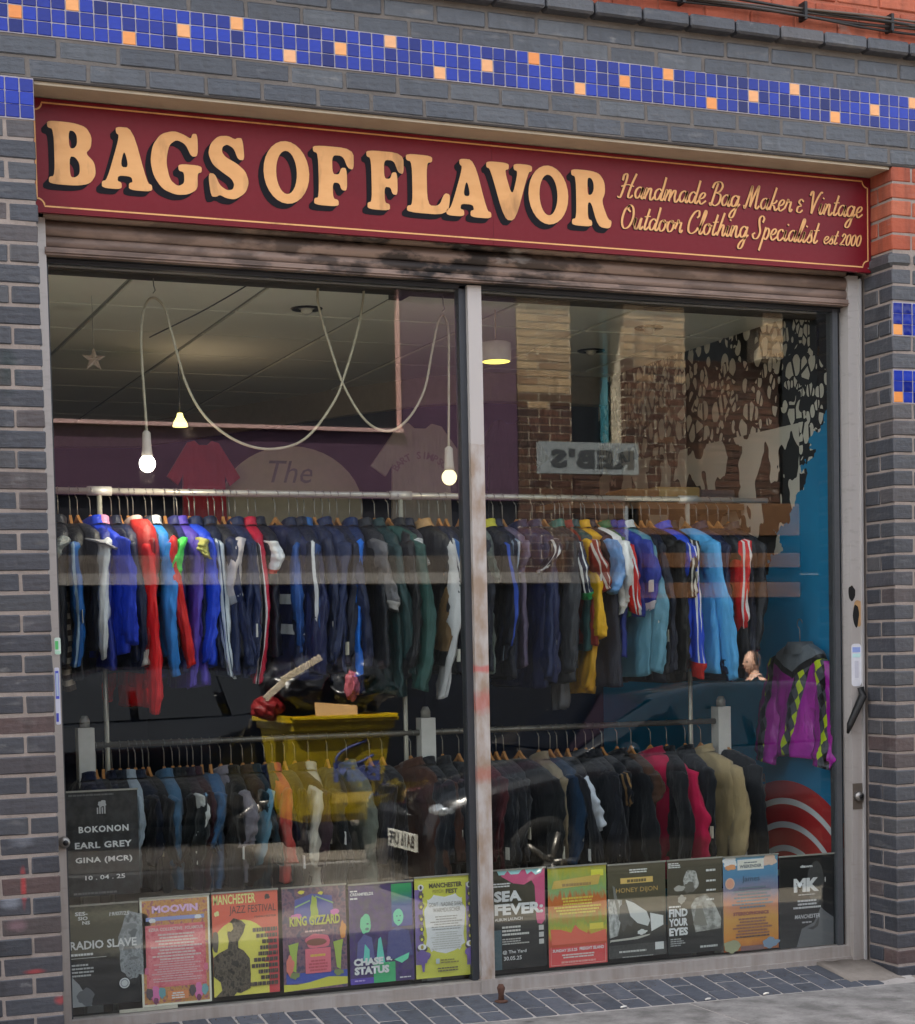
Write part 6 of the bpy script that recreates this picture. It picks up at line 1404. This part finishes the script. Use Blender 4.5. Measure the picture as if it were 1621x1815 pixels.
# ---- two bicycles by the far wall
def bicycle(px0, px1, py, Yv, label, colr):
    a = refl(px0, py, Yv); b = refl(px1, py, Yv); y = a.y; xa = a.x; xb = a.x + 1.04; zg = gz(xa); rz_ = .335
    t = thing('bicycle', label, 'bicycle', ((xa + xb) / 2, y, zg))
    for x in (xa, xb):
        w_ = MB().tube([(x + .32 * math.cos(2 * math.pi * k / 28), y, zg + rz_ + .32 * math.sin(2 * math.pi * k / 28)) for k in range(28)], .018, 8, True).build('wheel', M_BLACK, t)
        m = MB().tube([(x + .295 * math.cos(2 * math.pi * k / 28), y, zg + rz_ + .295 * math.sin(2 * math.pi * k / 28)) for k in range(28)], .009, 6, True)
        for k in range(14): q = 2 * math.pi * k / 14; m.tube([(x, y, zg + rz_), (x + .3 * math.cos(q), y, zg + rz_ + .3 * math.sin(q))], .0015, 4)
        m.cyl((x, y - .04, zg + rz_), (x, y + .04, zg + rz_), .02, 10); m.build('rim', M_STEEL, w_)
    P = lambda u, v: (xa + u, y, zg + v)
    m = MB()
    for q0, q1 in (((.02, .34), (.16, .88)), ((.13, .80), (.62, .82)), ((.15, .72), (.48, .30)), ((.48, .30), (.64, .88)), ((.48, .30), (1.04, .335)), ((.62, .80), (1.04, .335))): m.tube([P(*q0), P(*q1)], .016, 8)
    m.build('frame', plain(colr, .3, .2), t)
    MB().tube([(xa + .10, y - .28, zg + 1.0), (xa + .16, y - .1, zg + .98), (xa + .16, y + .1, zg + .98), (xa + .10, y + .28, zg + 1.0)], .013, 8).build('handlebar', M_STEEL, t)
    MB().tube([P(.16, .86), P(.165, .99)], .014, 8).build('stem', M_STEEL, t); MB().ball(P(.66, .93), .1, 12, 6, (1.2, .7, .35)).build('saddle', M_BLACK, t)
    m = MB().tube([(xa + .48 + .09 * math.cos(2 * math.pi * k / 18), y + .03, zg + .30 + .09 * math.sin(2 * math.pi * k / 18)) for k in range(18)], .007, 6, True); m.tube([(xa + .48, y + .05, zg + .3), (xa + .56, y + .06, zg + .16)], .01, 6); m.tube([(xa + .48, y - .05, zg + .3), (xa + .40, y - .06, zg + .44)], .01, 6); m.build('crank', M_STEEL, t)
bicycle(978, 1160, 1461, 8.3, 'dark bicycle leaning by the far wall right of the mullion', '#1c2024')
bicycle(425, 600, 1500, 7.9, 'dark bicycle standing across the street in the left pane', '#20262c')
# ---- walking person behind the car
hp = refl(1335, 1180, 8.0); gx_ = hp.x; gy_ = hp.y; g0 = gz(gx_)
ht = hp.z + .12 - g0
s = ht / 1.72
def skinmesh(name, verts, edges, mat, parent, root=0, sub=2):
    me = bpy.data.meshes.new(name); me.from_pydata([v[:3] for v in verts], edges, []); me.update(); me.materials.append(mat)
    o = bpy.data.objects.new(name, me); COL.objects.link(o); o.parent = parent
    md = o.modifiers.new('s', 'SKIN'); md.use_smooth_shade = True; sv = me.skin_vertices[0].data
    for i, v in enumerate(verts): sv[i].radius = v[3] if isinstance(v[3], tuple) else (v[3], v[3]); sv[i].use_root = (i == root)
    sb = o.modifiers.new('d', 'SUBSURF'); sb.levels = sub; sb.render_levels = sub
    return o
per = thing('person', 'person in a dark strappy top with cropped hair and black headphones walking past', 'person', (gx_, gy_, g0)); per['_w'] = 0
per.scale = (s, s, s)
SK = plain('#e2b69e', .55, 0, .4, .08, 12); DKT = fabric('#15161a')
# faces -x ; y is the body's left-right
V = [(0, 0, .95, (.15, .11)), (0, 0, 1.12, (.13, .10)), (.01, 0, 1.32, (.16, .11)), (.02, 0, 1.42, (.10, .08)), (.01, 0, 1.50, .052), (-.005, 0, 1.56, .058)]
E_ = [(0, 1), (1, 2), (2, 3), (3, 4), (4, 5)]
for sd, fwd in ((-1, 1), (1, -1)):
    k = len(V); V += [(.02, sd * .16, 1.41, .055), (.02 - fwd * .05, sd * .21, 1.14, .042), (-.06 - fwd * .12, sd * .20, .92, .032), (-.09 - fwd * .15, sd * .19, .84, .026)]; E_ += [(3, k), (k, k + 1), (k + 1, k + 2), (k + 2, k + 3)]
    k = len(V); V += [(0, sd * .09, .88, .092), (-fwd * .10, sd * .09, .50, .062), (-fwd * .16 + .06, sd * .09, .09, .042), (-fwd * .16 - .08, sd * .09, .035, .032)]; E_ += [(0, k), (k, k + 1), (k + 1, k + 2), (k + 2, k + 3)]
skinmesh('body', V, E_, SK, per)
def head_mesh():
    bm = bmesh.new(); bmesh.ops.create_uvsphere(bm, u_segments=28, v_segments=20, radius=1)
    for v in bm.verts:
        x, y, z = v.co; X, Yy, Z = x * .098, y * .075, z * .122
        if z < 0: X -= .012 * (-z); Yy *= 1 - .30 * (-z); 
        if x < -.75: Z *= 1; X *= .94
        nose = math.exp(-((z + .12) / .18) ** 2 - (y / .16) ** 2) * (1 if x < -.5 else 0); X -= .028 * nose
        brow = math.exp(-((z - .16) / .1) ** 2) * (1 if x < -.6 else 0); X -= .006 * brow
        eye = math.exp(-((z - .03) / .08) ** 2 - ((abs(y) - .38) / .16) ** 2) * (1 if x < -.5 else 0); X += .010 * eye
        lip = math.exp(-((z + .5) / .07) ** 2 - (y / .25) ** 2) * (1 if x < -.4 else 0); X -= .008 * lip
        chin = math.exp(-((z + .82) / .14) ** 2 - (y / .3) ** 2) * (1 if x < 0 else 0); X -= .016 * chin
        v.co = (X, Yy, Z)
    me = bpy.data.meshes.new('head'); bm.to_mesh(me); bm.free(); me.polygons.foreach_set('use_smooth', [True] * len(me.polygons)); return me
hd = link('head', head_mesh(), per, SK, (-.02, 0, 1.625))
M_HAIR = plain('#6a5042', .8, 0, .3, .3, 90, .6)
m = MB(); rings = []
for i in range(8):
    a = rad(8 + i * 11); r_ = math.sin(a); rings.append([(.012 + .103 * r_ * math.cos(2 * math.pi * k / 24) + (.012 if math.cos(2 * math.pi * k / 24) < -.3 else 0) * r_, .080 * r_ * math.sin(2 * math.pi * k / 24), .128 * math.cos(a)) for k in range(24)])
m.loft(rings, False, True); link('hair', mesh_py('hair', m.v, m.f, True, [M_HAIR]), hd, None, (0, 0, 0))
for sd in (-1, 1):
    m = MB().ball((.012, sd * .078, -.005), .026, 14, 8, (1, .6, 1.25)); link('headphone_cup', mesh_py('headphone_cup', m.v, m.f, True, [M_BLACK]), hd)
    m = MB().ball((.0, sd * .074, -.01), .02, 10, 6, (1, .4, 1.5)); link('ear', mesh_py('ear', m.v, m.f, True, [SK]), hd)
    m = MB().ball((-.083, sd * .028, .006), .010, 10, 8); link('eye', mesh_py('eye', m.v, m.f, True, [plain('#2a211d', .2)]), hd)
m = MB().tube([(.012, .086 * math.cos(rad(k * 15)), .0 + .140 * math.sin(rad(k * 15))) for k in range(13)], .009, 8); link('headband', mesh_py('headband', m.v, m.f, True, [M_BLACK]), hd)
m = MB().tube([(-.09, -.02, -.062), (-.102, 0, -.06), (-.09, .02, -.062)], .005, 6); link('lips', mesh_py('lips', m.v, m.f, True, [plain('#9a5a50', .5)]), hd)
# clothes: tank top, trousers, shoes
rings = []
for z_, a, b in ((.90, .155, .115), (1.0, .15, .115), (1.12, .145, .112), (1.25, .165, .122), (1.33, .172, .125), (1.36, .165, .115)): rings.append([(.005 + b * math.cos(2 * math.pi * k / 24), a * math.sin(2 * math.pi * k / 24), z_) for k in range(24)])
m = MB().loft(rings, False, False); link('tank_top', mesh_py('tank_top', m.v, m.f, True, [DKT]), per)
for sd in (-1, 1):
    m = MB().tube([(-.105, sd * .085, 1.35), (-.06, sd * .10, 1.44), (.02, sd * .10, 1.475), (.09, sd * .09, 1.43), (.115, sd * .08, 1.35)], .014, 8); link('strap', mesh_py('strap', m.v, m.f, True, [DKT]), per)
    fwd = 1 if sd < 0 else -1
    m = MB().tube([(0, sd * .07, .97), (0, sd * .085, .86), (-fwd * .10, sd * .09, .50), (-fwd * .16 + .055, sd * .09, .12)], [.11, .115, .085, .065], 14); link('trouser_leg', mesh_py('trouser_leg', m.v, m.f, True, [fabric('#20242c')]), per)
    m = MB().tube([(-fwd * .16 + .09, sd * .09, .045), (-fwd * .16 + .03, sd * .09, .055), (-fwd * .16 - .06, sd * .09, .045), (-fwd * .16 - .13, sd * .09, .03)], [.04, .052, .045, .028], 12); link('shoe', mesh_py('shoe', m.v, m.f, True, [plain('#d8d6d2', .6)]), per)
    # hand: palm and five fingers
    hx, hy, hz = -.09 - fwd * .15, sd * .19, .84
    m = MB().ball((hx - .012, hy, hz - .045), .04, 12, 8, (.75, .45, 1.15))
    for k in range(4): m.tube([(hx + .012 - .016 * k, hy, hz - .075), (hx + .006 - .017 * k, hy, hz - .115), (hx - .004 - .017 * k, hy - sd * .01, hz - .14 + .006 * abs(k - 1.5)), (hx - .012 - .016 * k, hy - sd * .02, hz - .155 + .008 * abs(k - 1.5))], [.009, .009, .0082, .006], 8)
    m.tube([(hx - .03, hy, hz - .035), (hx - .055, hy - sd * .006, hz - .06), (hx - .062, hy - sd * .012, hz - .09)], [.011, .0095, .007], 8); link('hand', mesh_py('hand', m.v, m.f, True, [SK]), per)
